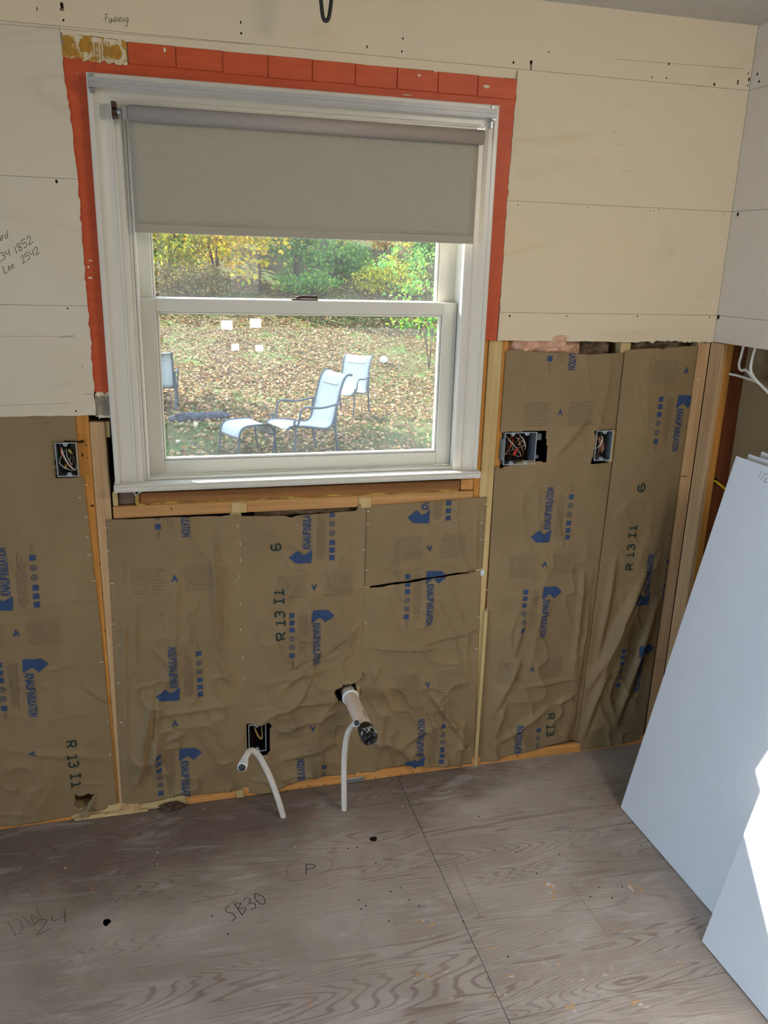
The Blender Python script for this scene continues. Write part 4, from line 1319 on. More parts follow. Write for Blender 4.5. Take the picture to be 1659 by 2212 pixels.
bCl = batt('kraft paper insulation right of the drain pipe, below the horizontal tear', pCl, (1.02, 0.02))
print_block(pCl, bCl, 922, 1233, True); print_block(pCl, bCl, 913, 1655)
chevron(pCl, bCl, 923, 1478, 180)
staples(pCl, bCl, [(1044, 1290), (1034, 1333), (1041, 1325), (1030, 1401), (1012, 1616, 70)])

# D: right of the pale stud, two box cut-outs
pD = Paper([(0, 1.262), (0.3, 1.258), (0.8, 1.254), (1.10, 1.252), (1.125, 1.250), (1.135, 1.262), (1.5, 1.262)], [(0, 1.664), (1.1, 1.676), (1.5, 1.676)],
           [(1.25, 0.010), (1.31, 0.016), (1.36, 0.030), (1.40, 0.036), (1.5, 0.044), (1.6, 0.058), (1.64, 0.056), (1.68, 0.036)], [(1.25, 1.502), (1.30, 1.506), (1.35, 1.500), (1.45, 1.497), (1.55, 1.490), (1.68, 1.497)], 55, 0.007, 0.75,
           folds=[(wp(1060, 1540), wp(1120, 1420), 0.011, 0.02), (wp(1080, 1600), wp(1180, 1530), 0.009, 0.014), (wp(1130, 1480), wp(1240, 1465), 0.006, 0.012), (wp(1200, 1520), wp(1240, 1500), 0.006, 0.01), (wp(1190, 990), wp(1270, 900), 0.005, 0.02), (wp(1110, 1410), wp(1130, 1330), 0.006, 0.014), (wp(1260, 1240), wp(1240, 1420), 0.008, 0.012), (wp(1060, 1600), wp(1090, 1520), 0.007, 0.012)],
           sharp=[(wp(1275, 1300), wp(1250, 1500), 0.006, 0.02)])
pD.holes = [hole_px((1074, 936), (1130, 933), (1178, 929), (1182, 975), (1178, 998), (1140, 993), (1085, 1010), (1074, 1010)), hole_px((1283, 931), (1330, 930), (1322, 999), (1276, 1003), (1280, 985), (1288, 950))]
bD = batt('kraft paper insulation under the pink fibreglass, with two electrical box cut-outs', pD, (1.46, 0.03))
print_block(pD, bD, 1186, 1171); print_block(pD, bD, 1173, 1266, True); print_block(pD, bD, 1233, 800, True, True); print_block(pD, bD, 1122, 1563, False, True)
chevron(pD, bD, 1210, 890, 0); chevron(pD, bD, 1175, 1217, 0); chevron(pD, bD, 1147, 1442, 0)
stamp(pD, bD, 'R 13', (1182, 1543), (1181, 1590), 0.026)
staples(pD, bD, [(1052, 1275, 30), (1051, 1316)])

# E: last bay before the corner
pE = Paper([(0, 1.662), (1.1, 1.680), (1.5, 1.680)], [(0, 1.945), (1.6, 1.953)],
           [(1.65, 0.004), (1.75, 0.008), (1.95, 0.02)], [(1.65, 1.497), (1.71, 1.507), (1.80, 1.512), (1.815, 1.506), (1.83, 1.513), (1.96, 1.520)], 63, 0.006, 0.55,
           folds=[(wp(1275, 1480), wp(1390, 1240), 0.016, 0.022), (wp(1260, 1590), wp(1340, 1330), 0.010, 0.016), (wp(1290, 1420), wp(1330, 1200), 0.008, 0.014), (wp(1330, 1560), wp(1420, 1300), 0.010, 0.020), (wp(1320, 800), wp(1290, 1200), 0.004, 0.012)],
           sharp=[(wp(1285, 1500), wp(1395, 1260), 0.008, 0.03)])
bE = batt('kraft paper insulation in the corner bay beside the corner studs', pE, (1.8, 0.01))
print_block(pE, bE, 1467, 853, True); print_block(pE, bE, 1399, 1305); print_block(pE, bE, 1380, 1393, True)
stamp(pE, bE, 'R 13 I1', (1365, 1229), (1375, 1134), 0.026); stamp(pE, bE, '6', (1391, 1061), (1393, 1045), 0.026)
chevron(pE, bE, 1484, 800, 0)

# F: paper in the right wall's cavity
nyy, nzz = 30, 40
V = []; F = []
for i in range(nyy):
    for j in range(nzz):
        yy = -0.43 + 0.375 * i / (nyy - 1); zz = 1.02 + 0.58 * j / (nzz - 1) + 0.01 * math.sin(i * 0.4)
        V.append((XR + 0.096 - 0.008 * math.sin(math.pi * i / (nyy - 1)) + 0.004 * float(fbm(np.float64(yy * 20), np.float64(zz * 9), 3)), yy, zz))
for i in range(nyy - 1):
    for j in range(nzz - 1): F.append((i * nzz + j, i * nzz + j + 1, (i + 1) * nzz + j + 1, (i + 1) * nzz + j))
bF = empty('insulation_batt', (XR + 0.066, -0.24, 1.195), 'kraft paper insulation set back in the side wall cavity behind the white cables', 'insulation', 'kraft faced insulation batts between the studs')
mk('kraft_facing', V, F, M['kraft'], bF, smooth=True)
fg = empty('pink_insulation', (1.40, 0.04, 1.50), 'pink fibreglass wool showing under the cut drywall edge', 'insulation')
lump('wool', 1.275, 1.53, 1.475, 1.565, 0.04, 0.040, M['pink'], fg, 3, 90, 30)
lump('wool_tuft', 1.405, 1.470, 1.512, 1.556, 0.012, 0.030, M['pink'], fg, 13, 40, 24)
lump('wool_scrap', 1.53, 1.645, 1.475, 1.56, 0.055, 0.035, M['old_wool'], wall_front, 8, 40, 20)


# ================================================================== ELECTRICAL BOXES
def elec_box(label, x0, x1, z0, z1, y0, depth, mat, rimmat, ears, loc=None):
    r = empty('electrical_box', ((x0 + x1) / 2, y0 + depth, (z0 + z1) / 2), label, 'electrical box', 'plastic electrical boxes')
    w = 0.0022; y1 = y0 + depth
    bm = bmesh.new()
    bm_box(bm, x0, x0 + w, y0 + 0.002, y1, z0, z1); bm_box(bm, x1 - w, x1, y0 + 0.002, y1, z0, z1)
    bm_box(bm, x0 + w, x1 - w, y0 + 0.002, y1, z1 - w, z1); bm_box(bm, x0 + w, x1 - w, y0 + 0.002, y1, z0, z0 + w)
    bm_box(bm, x0 + w, x1 - w, y1 - w, y1, z0 + w, z1 - w)
    from_bm('body', bm, mat, r)
    bm = bmesh.new()
    bm_box(bm, x0, x0 + w, y0, y0 + 0.002, z0, z1); bm_box(bm, x1 - w, x1, y0, y0 + 0.002, z0, z1)
    bm_box(bm, x0 + w, x1 - w, y0, y0 + 0.002, z1 - w, z1); bm_box(bm, x0 + w, x1 - w, y0, y0 + 0.002, z0, z0 + w)
    from_bm('rim', bm, rimmat, r)
    for (ex, top) in ears:
        zc = z1 - w if top else z0 + w; s = -1 if top else 1
        V = []
        for yy in (y0, y0 + 0.012):
            V += [(ex - 0.0075, yy, zc), (ex - 0.0035, yy, zc + s * 0.0085), (ex + 0.0035, yy, zc + s * 0.0085), (ex + 0.0075, yy, zc)]
        ear = mk('screw_ear', V, [(0, 1, 2, 3), (0, 4, 5, 1), (1, 5, 6, 2), (2, 6, 7, 3), (7, 6, 5, 4)], rimmat, r)
        tube('screw_hole', [(ex, y0 - 0.0004, zc + s * 0.004), (ex, y0 + 0.004, zc + s * 0.004)], 0.0017, M['hole'], ear, 10, 0)
    return r


def wire(root, pts, mat, r=0.0011, name='wire'):
    return tube(name, pts, r, mat, root, 6, 6)


def rwire(root, x0, x1, z0, z1, y0, y1, mats, n, seed):
    rr = random.Random(seed)
    for i in range(n):
        a = (rr.uniform(x0, x1), y1, z1 - 0.006); e = (rr.uniform(x0, x1), rr.uniform(y0, y1), rr.uniform(z0, z0 + 0.3 * (z1 - z0)))
        mid = (rr.uniform(x0, x1), rr.uniform(y0, (y0 + y1) / 2), rr.uniform(z0 + 0.3 * (z1 - z0), z1 - 0.01))
        wire(root, [a, mid, e, (rr.uniform(x0, x1), y1 - 0.008, rr.uniform(z0, z1))], mats[i % len(mats)], rr.choice((0.001, 0.0013)))


YBX = -0.002
b1 = elec_box('grey outlet box with tangled wires set in the left kraft insulation', -0.0855, -0.0275, 1.149, 1.247, YBX, 0.075, M['box_grey'], M['box_rim'], [(-0.0575, True), (-0.0535, False)])
wire(b1, [(-0.078, 0.04, 1.240), (-0.070, 0.012, 1.228), (-0.066, 0.004, 1.215), (-0.052, 0.004, 1.180), (-0.036, 0.01, 1.166), (-0.034, 0.04, 1.172)], M['wire_white'], 0.0016)
wire(b1, [(-0.076, 0.03, 1.232), (-0.073, 0.006, 1.222), (-0.062, 0.004, 1.195), (-0.046, 0.008, 1.168)], M['copper'], 0.0009)
wire(b1, [(-0.074, 0.03, 1.232), (-0.0705, 0.007, 1.222), (-0.059, 0.005, 1.195), (-0.043, 0.010, 1.168)], M['wire_red'], 0.0013)
wire(b1, [(-0.060, 0.03, 1.224), (-0.056, 0.008, 1.205), (-0.045, 0.012, 1.178)], M['wire_white'], 0.0011)
rwire(b1, -0.080, -0.033, 1.156, 1.240, 0.012, 0.06, [M['wire_black'], M['wire_black'], M['wire_white']], 9, 3)
tube('wire_nut', [(-0.052, 0.012, 1.224), (-0.043, 0.016, 1.212)], [0.003, 0.004], M['wire_nut_tan'], b1, 8, 0)
tube('wire_nut', [(-0.066, 0.016, 1.168), (-0.062, 0.02, 1.180)], [0.005, 0.004], M['wire_nut_tan'], b1, 8, 0)
for p, q in (((-0.022, 1.248), (-0.008, 1.2515)), ((-0.022, 1.247), (-0.005, 1.246)), ((-0.06, 1.2505), (-0.022, 1.2475))):
    tube('mounting_nail', [(p[0], 0.004, p[1]), (q[0], 0.006, q[1])], 0.0016, M['hole'], b1, 6, 0)

b2 = elec_box('wide double electrical box with red wire nut, beside the pale stud right of the window', 1.276, 1.388, 1.134, 1.241, YBX + 0.004, 0.08, M['box_grey'], M['box_rim'], [(1.304, True), (1.354, True), (1.304, False), (1.354, False)])
rwire(b2, 1.284, 1.36, 1.142, 1.236, 0.012, 0.07, [M['wire_black'], M['wire_black'], M['wire_white'], M['copper'], M['wire_black']], 16, 5)
wire(b2, [(1.318, 0.05, 1.235), (1.312, 0.015, 1.215), (1.298, 0.008, 1.19), (1.285, 0.012, 1.168)], M['copper'], 0.0011)
wire(b2, [(1.316, 0.05, 1.235), (1.310, 0.017, 1.215), (1.300, 0.010, 1.20), (1.293, 0.016, 1.19)], M['wire_red'], 0.0013)
wire(b2, [(1.328, 0.05, 1.238), (1.340, 0.012, 1.222), (1.352, 0.010, 1.20), (1.357, 0.02, 1.18)], M['wire_white'], 0.0013)
tube('wire_nut', [(1.312, 0.006, 1.166), (1.318, 0.008, 1.176), (1.326, 0.014, 1.190)], [0.0045, 0.005, 0.003], M['wire_red'], b2, 10, 0)
tube('wire_nut', [(1.332, 0.02, 1.196), (1.338, 0.016, 1.206)], [0.004, 0.003], M['wire_nut_tan'], b2, 8, 0)
box('mounting_bracket', 1.3885, 1.409, 0.010, 0.05, 1.212, 1.234, M['box_grey'], b2, 0.002)
box('mounting_bracket', 1.3885, 1.404, 0.010, 0.05, 1.150, 1.162, M['box_grey'], b2, 0.002)
bm = bmesh.new(); bm_box(bm, 1.2665, 1.2755, -0.002, 0.05, 1.150, 1.222, 0.002)
from_bm('side_flange', bm, M['box_grey'], b2)

b3 = elec_box('narrow single electrical box with bare copper wires at the right edge of the twin cut-outs', 1.603, 1.664, 1.138, 1.240, YBX + 0.002, 0.07, M['box_grey'], M['box_rim'], [(1.634, True), (1.630, False)])
wire(b3, [(1.632, 0.05, 1.236), (1.630, 0.008, 1.215), (1.622, 0.004, 1.19), (1.616, 0.02, 1.175)], M['wire_white'], 0.0018)
for i, (dx, dz) in enumerate(((0, 0), (0.004, 0.004), (0.009, -0.003), (0.013, 0.006))):
    wire(b3, [(1.610 + dx, 0.05, 1.230), (1.612 + dx, 0.010, 1.215 + dz), (1.622 + dx, 0.004, 1.19), (1.628 + dx * 0.5, 0.006, 1.165 + dz), (1.627, 0.03, 1.158)], M['copper'], 0.0012)
rwire(b3, 1.608, 1.63, 1.144, 1.2, 0.01, 0.06, [M['copper'], M['wire_black'], M['copper']], 5, 9)

b4 = elec_box('dark low outlet box with a looped copper wire behind the bent white tube', 0.4335, 0.4915, 0.173, 0.277, 0.004, 0.07, M['box_dark'], M['box_rim'], [(0.462, True), (0.462, False)])
wire(b4, [(0.455, 0.05, 0.268), (0.455, 0.012, 0.258), (0.464, 0.004, 0.232), (0.476, 0.003, 0.220), (0.479, 0.008, 0.232), (0.478, 0.03, 0.262)], M['wire_nut_tan'], 0.0016)
wire(b4, [(0.458, 0.05, 0.268), (0.458, 0.014, 0.256), (0.467, 0.006, 0.234), (0.477, 0.005, 0.223)], M['copper'], 0.0010)
# dark sheets behind the cut-outs, cavity shade put into their colour
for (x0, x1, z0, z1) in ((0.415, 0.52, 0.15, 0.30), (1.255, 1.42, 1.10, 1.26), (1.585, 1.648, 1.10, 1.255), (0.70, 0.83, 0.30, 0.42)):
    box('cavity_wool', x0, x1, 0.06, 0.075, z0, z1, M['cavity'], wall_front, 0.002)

# ================================================================== PIPES
pc = np.array([0.776, 0.0, 0.347])
pv = empty('drain_pipe', (0.776, 0.0, 0.347), 'cream plastic drain pipe stub sticking out of the wall, end wrapped in black tape', 'pipe')
ax = np.array([0.03, -1.0, -0.03]); ax /= np.linalg.norm(ax)
P = lambda s: tuple(pc + ax * s)
tube('pipe', [P(-0.06), P(0.05), P(0.14), P(0.215)], 0.0242, M['pvc'], pv, 28, 4)
Vt, Ft = tube_data([P(0.000), P(0.004), P(0.010), P(0.012)], [0.0275, 0.0290, 0.0290, 0.0255], 28)
mk('collar', Vt, Ft, M['white_plastic'], pv, smooth=True)
# crumpled tape wrap over the end
n = 26; rings = []
Vt = []
prof_t = [(0.195, 0.0247), (0.205, 0.0262), (0.222, 0.0268), (0.238, 0.0272), (0.250, 0.0262), (0.256, 0.0215), (0.252, 0.012), (0.255, 0.004)]
e1 = np.cross(ax, [0, 0, 1.0]); e1 /= np.linalg.norm(e1); e2 = np.cross(ax, e1)
for k, (s, r) in enumerate(prof_t):
    for i in range(n):
        a = 2 * math.pi * i / n
        rr = r * (1 + (0.10 if k > 1 else 0.01) * (random.random() - 0.5) * min(1, k / 3))
        ss = s + (0.008 * (random.random() - 0.5) if k > 2 else 0)
        Vt.append(pc + ax * ss + rr * (math.cos(a) * e1 + math.sin(a) * e2))
Ft = [(k * n + i, k * n + (i + 1) % n, (k + 1) * n + (i + 1) % n, (k + 1) * n + i) for k in range(len(prof_t) - 1) for i in range(n)] + [tuple(range((len(prof_t) - 1) * n, len(prof_t) * n))]
tape = mk('tape_wrap', Vt, Ft, M['black_tape'], pv)
# white marks printed on the tape, on its lower front
for (a, s0, kind) in ((0.9, 0.228, 0), (1.35, 0.236, 1), (1.75, 0.226, 2), (0.45, 0.238, 1), (2.1, 0.240, 0), (1.15, 0.246, 2)):
    pts2 = {0: [(0, 0), (.5, .4), (.2, .8), (.8, 1), (1, .3)], 1: [(0, 1), (.6, .9), (.3, .5), (.8, .2), (0, 0)], 2: [(0, 0), (.2, 1), (.6, .2), (.9, 1)]}[kind]
    pts2 = catmull(pts2, 5)
    pl = []
    for q in pts2:
        aa = -a - q[0] * 0.45; ss = s0 + q[1] * 0.012
        pl.append(pc + ax * ss + 0.0290 * (math.cos(aa) * e1 + math.sin(aa) * e2))
    tube('tape_print', pl, 0.0007, M['white_plastic'], pv, 5, 0)
# printed marks on the pipe top
for i in range(9):
    s = 0.128 + i * 0.0042; a0 = -1.25
    V = []
    for aa in (-1.35, -1.12):
        for ss in (s, s + 0.0022): V.append(pc + ax * ss + 0.0245 * (math.cos(aa) * (-e1) + math.sin(aa) * (e2)))
    V = []
    for aa in (0.95, 1.16):
        for ss in (s, s + (0.0024 if i % 3 else 0.0034)): V.append(pc + ax * ss + 0.02445 * (math.cos(aa) * np.array([1.0, 0, 0]) + math.sin(aa) * np.array([0, 0, 1.0])))
    mk('printed_mark', V, [(0, 1, 3, 2)], M['grey_plug'], pv)

t1 = empty('water_tube', tuple(FL(613, 1763)), 'bent white plastic water tube curling over to the left below the low outlet box', 'pipe', 'white plastic water tubes')
f1 = FL(612, 1764)
path = [f1 + [0.004, 0, -0.03], f1, W(600, 1724, -0.128), W(585, 1683, -0.130), W(572, 1655, -0.134), W(560, 1634, -0.142), W(549, 1623, -0.156), W(540, 1622, -0.170), W(533.5, 1630, -0.188), W(528.5, 1640, -0.203)]
tube('tube_body', path, 0.0095, M['pex'], t1, 16, 6)
tube('end_fitting', [W(529.5, 1637, -0.198), W(527.5, 1644, -0.208), W(526, 1648.5, -0.217), W(524.5, 1653, -0.227), W(523, 1657.5, -0.238)], [0.0102] * 7 + [0.0135] * 6 + [0.0145] * 4 + [0.0145] * 8, M['white_plastic'], t1, 20, 6)
tube('plug', [W(523.1, 1657.3, -0.237), W(522.8, 1658.2, -0.2405)], 0.0118, M['grey_plug'], t1, 8, 0)
t2 = empty('water_tube', tuple(FL(743, 1750)), 'upright white plastic water tube ending just in front of the taped drain pipe', 'pipe', 'white plastic water tubes')
f2 = FL(743.5, 1749)
path = [f2 + [0, 0, -0.03], f2, W(743, 1700, -0.135), W(743, 1650, -0.138), W(746, 1610, -0.145), W(751, 1586, -0.157), W(758, 1572, -0.178), W(765, 1564.5, -0.205), W(770, 1562, -0.232)]
tube('tube_body', path, 0.0095, M['pex'], t2, 16, 6)
tube('end_ring', [W(769, 1562.4, -0.228), W(770.3, 1562, -0.238)], 0.0112, M['white_plastic'], t2, 20, 0)
tube('plug', [W(770.2, 1562, -0.236), W(770.6, 1561.9, -0.2395)], 0.0092, M['grey_plug'], t2, 16, 0)

# ================================================================== CABLES
hc = empty('black_cable', (0.64, -0.20, ZC), 'black cable loop hanging from the ceiling above the window', 'cable')
tube('cable', [(0.622, -0.20, ZC + 0.005), (0.626, -0.20, 2.40), (0.6315, -0.20, 2.345), (0.636, -0.20, 2.318), (0.6435, -0.20, 2.3115), (0.650, -0.20, 2.320), (0.655, -0.20, 2.35), (0.660, -0.20, 2.41), (0.662, -0.20, ZC + 0.005)], 0.0048, M['black_rubber'], hc, 10)
c3 = empty('white_cable', tuple(RW(1578, 808, 2.06)), 'white cable running out of the drilled corner stud', 'cable', 'white electrical cables by the side wall')
h0 = W(1577, 808, -0.056)
tube('cable', [h0 + [0, 0.03, 0], h0, RW(1592, 811, 2.050), RW(1612, 817, 2.046), RW(1636, 826, 2.042), RW(1652, 838, 2.040), RW(1690, 875, 2.035)], 0.0042, M['wire_white'], c3, 8)
c4 = empty('white_cable', tuple(RW(1605, 752, 2.02)), 'white cable hanging over the side wall edge with a sharp kink', 'cable', 'white electrical cables by the side wall')
tube('cable', [RW(1609, 735, 2.022), RW(1606, 750, 2.022), RW(1601, 770, 2.024), RW(1597, 785, 2.026), RW(1598, 796, 2.028), RW(1603, 800.5, 2.028), RW(1609, 799, 2.026), RW(1616, 803, 2.026), RW(1628, 818, 2.028), RW(1645, 832, 2.028), RW(1690, 868, 2.03)], 0.0042, M['wire_white'], c4, 8)
c5 = empty('white_cable', tuple(RW(1630, 757, 2.02)), 'rightmost white cable hanging in a smooth bend over the side wall edge', 'cable', 'white electrical cables by the side wall')
tube('cable', [RW(1640, 725, 2.021), RW(1632, 752, 2.018), RW(1626, 772, 2.016), RW(1622, 795, 2.014), RW(1625, 808, 2.014), RW(1634, 822, 2.014), RW(1648, 836, 2.014), RW(1690, 880, 2.014)], 0.0046, M['wire_white'], c5, 8)
cy = empty('yellow_cable', tuple(W(1545, 1040, -0.05)), 'short yellow cable emerging from the corner stud behind the white sheets', 'cable')
h1 = W(1543, 1038, -0.052)
tube('cable', [h1 + [0, 0.03, 0.0], h1, W(1552, 1044, -0.075), W(1563, 1053, -0.10), W(1575, 1064, -0.13)], 0.0045, M['yellow_cable'], cy, 8, flat=0.6)
for hp in (h0, h1):
    tube('drilled_hole', [(hp[0], -0.0548, hp[2]), (hp[0], -0.050, hp[2])], 0.010, M['hole'], wall_right, 14, 0)


# ================================================================== LEANING DRYWALL SHEETS
def sheet(label, P0, u, top_z, lean_x, length, thick=0.0127):
    """P0: floor corner nearest the window wall (front face), u: direction along the floor edge"""
    P0 = np.array(P0); u = np.array(u) / np.linalg.norm(u)
    up = np.array([lean_x, 0, top_z]); up = up - u * (up @ u)
    L = np.linalg.norm(up); up /= L
    nrm = np.cross(up, u); nrm /= np.linalg.norm(nrm)
    if nrm[0] < 0: nrm = -nrm      # points back to the wall
    r = empty('drywall_sheet', tuple(P0), label, 'drywall sheet', 'drywall sheets leaning on the side wall')
    Mx = Matrix(((u[0], nrm[0], up[0], P0[0]), (u[1], nrm[1], up[1], P0[1]), (u[2], nrm[2], up[2], P0[2]), (0, 0, 0, 1)))
    lift = thick * abs(nrm[2]) + 0.0003
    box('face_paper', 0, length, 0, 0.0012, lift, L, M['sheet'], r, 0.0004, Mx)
    box('gypsum_core', 0.001, length, 0.0012, thick, lift, L - 0.001, M['sheet_edge'], r, 0.001, Mx)
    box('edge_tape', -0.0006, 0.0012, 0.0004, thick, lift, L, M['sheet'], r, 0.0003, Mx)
    return r, Mx, L


P0 = FL(1340, 1745); P1 = FL(1525, 1960)
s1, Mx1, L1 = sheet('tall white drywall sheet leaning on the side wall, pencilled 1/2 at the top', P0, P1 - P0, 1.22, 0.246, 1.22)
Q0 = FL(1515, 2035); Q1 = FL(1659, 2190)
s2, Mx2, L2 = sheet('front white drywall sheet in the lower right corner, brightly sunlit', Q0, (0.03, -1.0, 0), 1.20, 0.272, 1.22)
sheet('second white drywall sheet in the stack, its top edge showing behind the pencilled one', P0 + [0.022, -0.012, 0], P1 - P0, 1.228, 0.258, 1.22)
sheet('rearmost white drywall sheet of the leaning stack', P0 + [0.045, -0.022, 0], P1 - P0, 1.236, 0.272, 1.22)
# pencilled figure on the tall sheet
tp = np.array([1634, 1020.0])
nI = np.array(Mx1.inverted())
pl = hand('1/2', 1.0); Lh = max(p[0] for q in pl for p in q)
# place on the sheet's own face: a along u, b along up
d = ray(1636, 1035); Mi = Mx1.inverted()
o0 = Mi @ Vector(CAM); d0 = Mi.to_3x3() @ Vector(d); tt = -o0.y / d0.y; hit = o0 + d0 * tt
V, F = ribbon([[(p[0] / Lh * 0.042, p[1] * 0.026) for p in q] for q in pl], 0.0013)
mk('pencil_mark', [Mx1 @ Vector((hit.x + v[0], -0.0004, hit.z + v[1])) for v in V], F, M['pencil'], s1)

# ================================================================== MARKS ON THE FLOOR
def floor_text(txt, p0, p1, hm, w, mat):
    a = FL(*p0); b = FL(*p1); A = b - a; L = np.linalg.norm(A); A /= L
    pl = hand(txt, 1.0); Lh = max(p[0] for q in pl for p in q)
    pl = [[(p[0] / Lh * L, p[1] * hm) for p in q] for q in pl]
    B = np.array([-A[1], A[0], 0])
    return place(pl, w, a, A, B, (0, 0, 0.0005), mat, 'pencil_mark', floor)


floor_text('SB30', (500, 1990), (578, 1948), 0.050, 0.0022, M['ink'])
floor_text('P', (655, 1890), (682, 1888), 0.045, 0.0026, M['ink'])
floor_text('DW', (30, 2022), (98, 1985), 0.06, 0.0018, M['faint_pencil'])
floor_text('24', (80, 2020), (150, 1990), 0.05, 0.0018, M['pencil'])


def floor_arc(pts, w, mat):
    pl = [tuple(FL(*p)[:2]) for p in catmull(pts, 6)]
    V, F = ribbon([pl], w); mk('pencil_mark', [(v[0], v[1], 0.0005) for v in V], F, mat, floor)


floor_arc([(648, 1852), (625, 1868), (620, 1890), (635, 1902), (665, 1900)], 0.0014, M['faint_pencil'])
floor_arc([(700, 1852), (718, 1862), (712, 1878), (690, 1892)], 0.0014, M['faint_pencil'])
floor_arc([(958, 1817), (985, 1870), (1038, 1983)], 0.0012, M['faint_pencil'])
floor_arc([(1236, 1914), (1262, 1950), (1312, 2020)], 0.0012, M['faint_pencil'])
floor_arc([(250, 1950), (262, 1935)], 0.0018, M['pencil'])


def floor_blob(px, py, rx, ry, mat, name, z=0.0004):
    c = FL(px, py)
    ang = np.linspace(0, 2 * math.pi, 14)[:-1]
    V = [(c[0] + rx * math.cos(a) * random.uniform(0.75, 1.2), c[1] + ry * math.sin(a) * random.uniform(0.75, 1.2), z) for a in ang]
    return mk(name, V, [tuple(range(len(V)))], mat, floor)


floor_blob(230, 1992, 0.011, 0.014, simple('drilled_hole_black', (6, 5, 5), 0.95, 0.0), 'drilled_hole')
floor_blob(806, 1812, 0.013, 0.011, M['hole'], 'drilled_hole')
for (px, py) in ((865, 1918), (844, 1926), (775, 1944), (884, 1944), (780, 1964), (790, 1957), (1115, 1841), (1208, 1846), (1012, 1857), (1159, 1886), (1294, 1917), (1344, 1916), (1385, 1827), (1232, 1796), (458, 1979), (492, 2018), (1275, 1937), (1322, 1940), (1000, 1990), (1098, 2067), (905, 1957), (840, 1990), (812, 1865), (772, 1831), (752, 1833), (1035, 1764)):
    floor_blob(px, py, 0.0022, 0.0030, M['hole'], 'nail_hole')
chipm = simple('scraped_wood_fibre', (198, 156, 112), 0.85, 0.1, vary=0.25, scale=60)
dust = simple('plaster_dust', (206, 200, 194), 0.9, 0.1, vary=0.1, scale=60)
for (px, py, rx, ry) in ((1175, 1910, 0.022, 0.03), (1190, 1935, 0.012, 0.03), (1070, 2050, 0.028, 0.012), (910, 2105, 0.02, 0.018), (965, 2105, 0.016, 0.012), (1110, 2115, 0.035, 0.008), (1150, 2112, 0.02, 0.008), (1245, 2112, 0.022, 0.006), (1310, 2098, 0.016, 0.012), (1190, 2080, 0.012, 0.012),
                         (1370, 1920, 0.010, 0.05), (1075, 2150, 0.02, 0.01), (1380, 2170, 0.03, 0.02), (1240, 2180, 0.02, 0.02), (1455, 2085, 0.012, 0.008), (980, 2160, 0.02, 0.008), (920, 1995, 0.02, 0.02)):
    for k in range(5):
        floor_blob(px + random.uniform(-18, 18), py + random.uniform(-9, 9), rx * random.uniform(0.12, 0.42), ry * random.uniform(0.08, 0.3), chipm if k % 3 else dust, 'scraped_spot', 0.0002 + 0.00002 * k)
for (px, py) in ((340, 1842), (340, 1867), (870, 1742), (1500, 1725), (1178, 1637), (503, 1926), (637, 1830), (140, 1875), (1270, 1712), (972, 1710), (740, 1800), (440, 1748)):
    floor_blob(px, py, 0.0035, 0.0035, dust, 'plaster_crumb', 0.0006)
# rough debris at the wall foot
deb = simple('dark_debris', (84, 66, 54), 0.95, 0.05, vary=0.4, scale=80, bump=0.8)
for (px, py, sx_, sz) in ((370, 1745, 0.04, 0.022), (268, 1752, 0.02, 0.02)):
    c = FL(px, py)
    bm = bmesh.new(); bmesh.ops.create_icosphere(bm, subdivisions=3, radius=1)
    for v in bm.verts:
        k = 1 + 0.5 * (random.random() - 0.5)
        v.co = Vector((c[0] + v.co.x * sx_ * k, min(YS - 0.006, c[1] + v.co.y * 0.02 * k), max(0.0, 0.004 + v.co.z * sz * k * 0.8)))
    from_bm('debris_clump', bm, deb, floor)
c = W(215, 1770, -0.01)
for i in range(5):
    x = -0.13 + i * 0.045
    bm = bmesh.new(); bm_box(bm, x, x + 0.05, YS - 0.016, YS - 0.004, 0.001, 0.010 + 0.006 * (i % 2), 0.002)
    from_bm('splintered_strip', bm, M['splinter'], floor)

# ================================================================== OUTDOORS
def gz(x, y):
    y = np.asarray(y, float); x = np.asarray(x, float)
    t = np.clip((y - 11.5) / 11.0, 0, 1)
    z = -0.65 + 1.34 * t ** 1.35
    z = z + np.clip(y - 22.5, 0, None) * 0.21
    return z + 0.05 * fbm(x * 0.4, y * 0.4, 3) * np.clip((y - 4) / 6, 0, 1)


gx = np.linspace(-26, 34, 121); gy = np.concatenate([np.linspace(0.14, 12, 49), np.linspace(12.4, 50, 71)])
GX, GY = np.meshgrid(gx, gy, indexing='ij')
V = np.stack([GX, GY, gz(GX, GY)], -1).reshape(-1, 3); ny = len(gy)
F = [(i * ny + j, (i + 1) * ny + j, (i + 1) * ny + j + 1, i * ny + j + 1) for i in range(len(gx) - 1) for j in range(ny - 1)]
ground = mk('ground', V, F, M['ground'], None, smooth=True); tag(ground, kind='structure')


def GP(px, py):
    d = ray(px, py); t = 5.0
    for _ in range(4000):
        p = CAM + d * t
        if p[2] < gz(p[0], p[1]): break
        t += 0.01
    return p


def leaf_quads(C, N, S, rng, asp=0.6):
    """bent four-triangle leaves: centre C (n,3), normal N, size S"""
    n = len(C)
    r = rng.normal(size=(n, 3)); T = np.cross(N, r); T /= np.linalg.norm(T, axis=1, keepdims=True) + 1e-9
    Bv = np.cross(N, T)
    s = S[:, None]
    fold = N * s * rng.uniform(0.05, 0.3, (n, 1))
    p0 = C - T * s * 0.5; p2 = C + T * s * 0.5; p1 = C + Bv * s * 0.5 * asp + fold - T * s * 0.08; p3 = C - Bv * s * 0.5 * asp + fold - T * s * 0.08
    V = np.stack([p0, p1, p2, p3], 1).reshape(-1, 3)
    i = np.arange(n) * 4
    F = np.concatenate([np.stack([i, i + 1, i + 2], 1), np.stack([i, i + 2, i + 3], 1)])
    return V, F


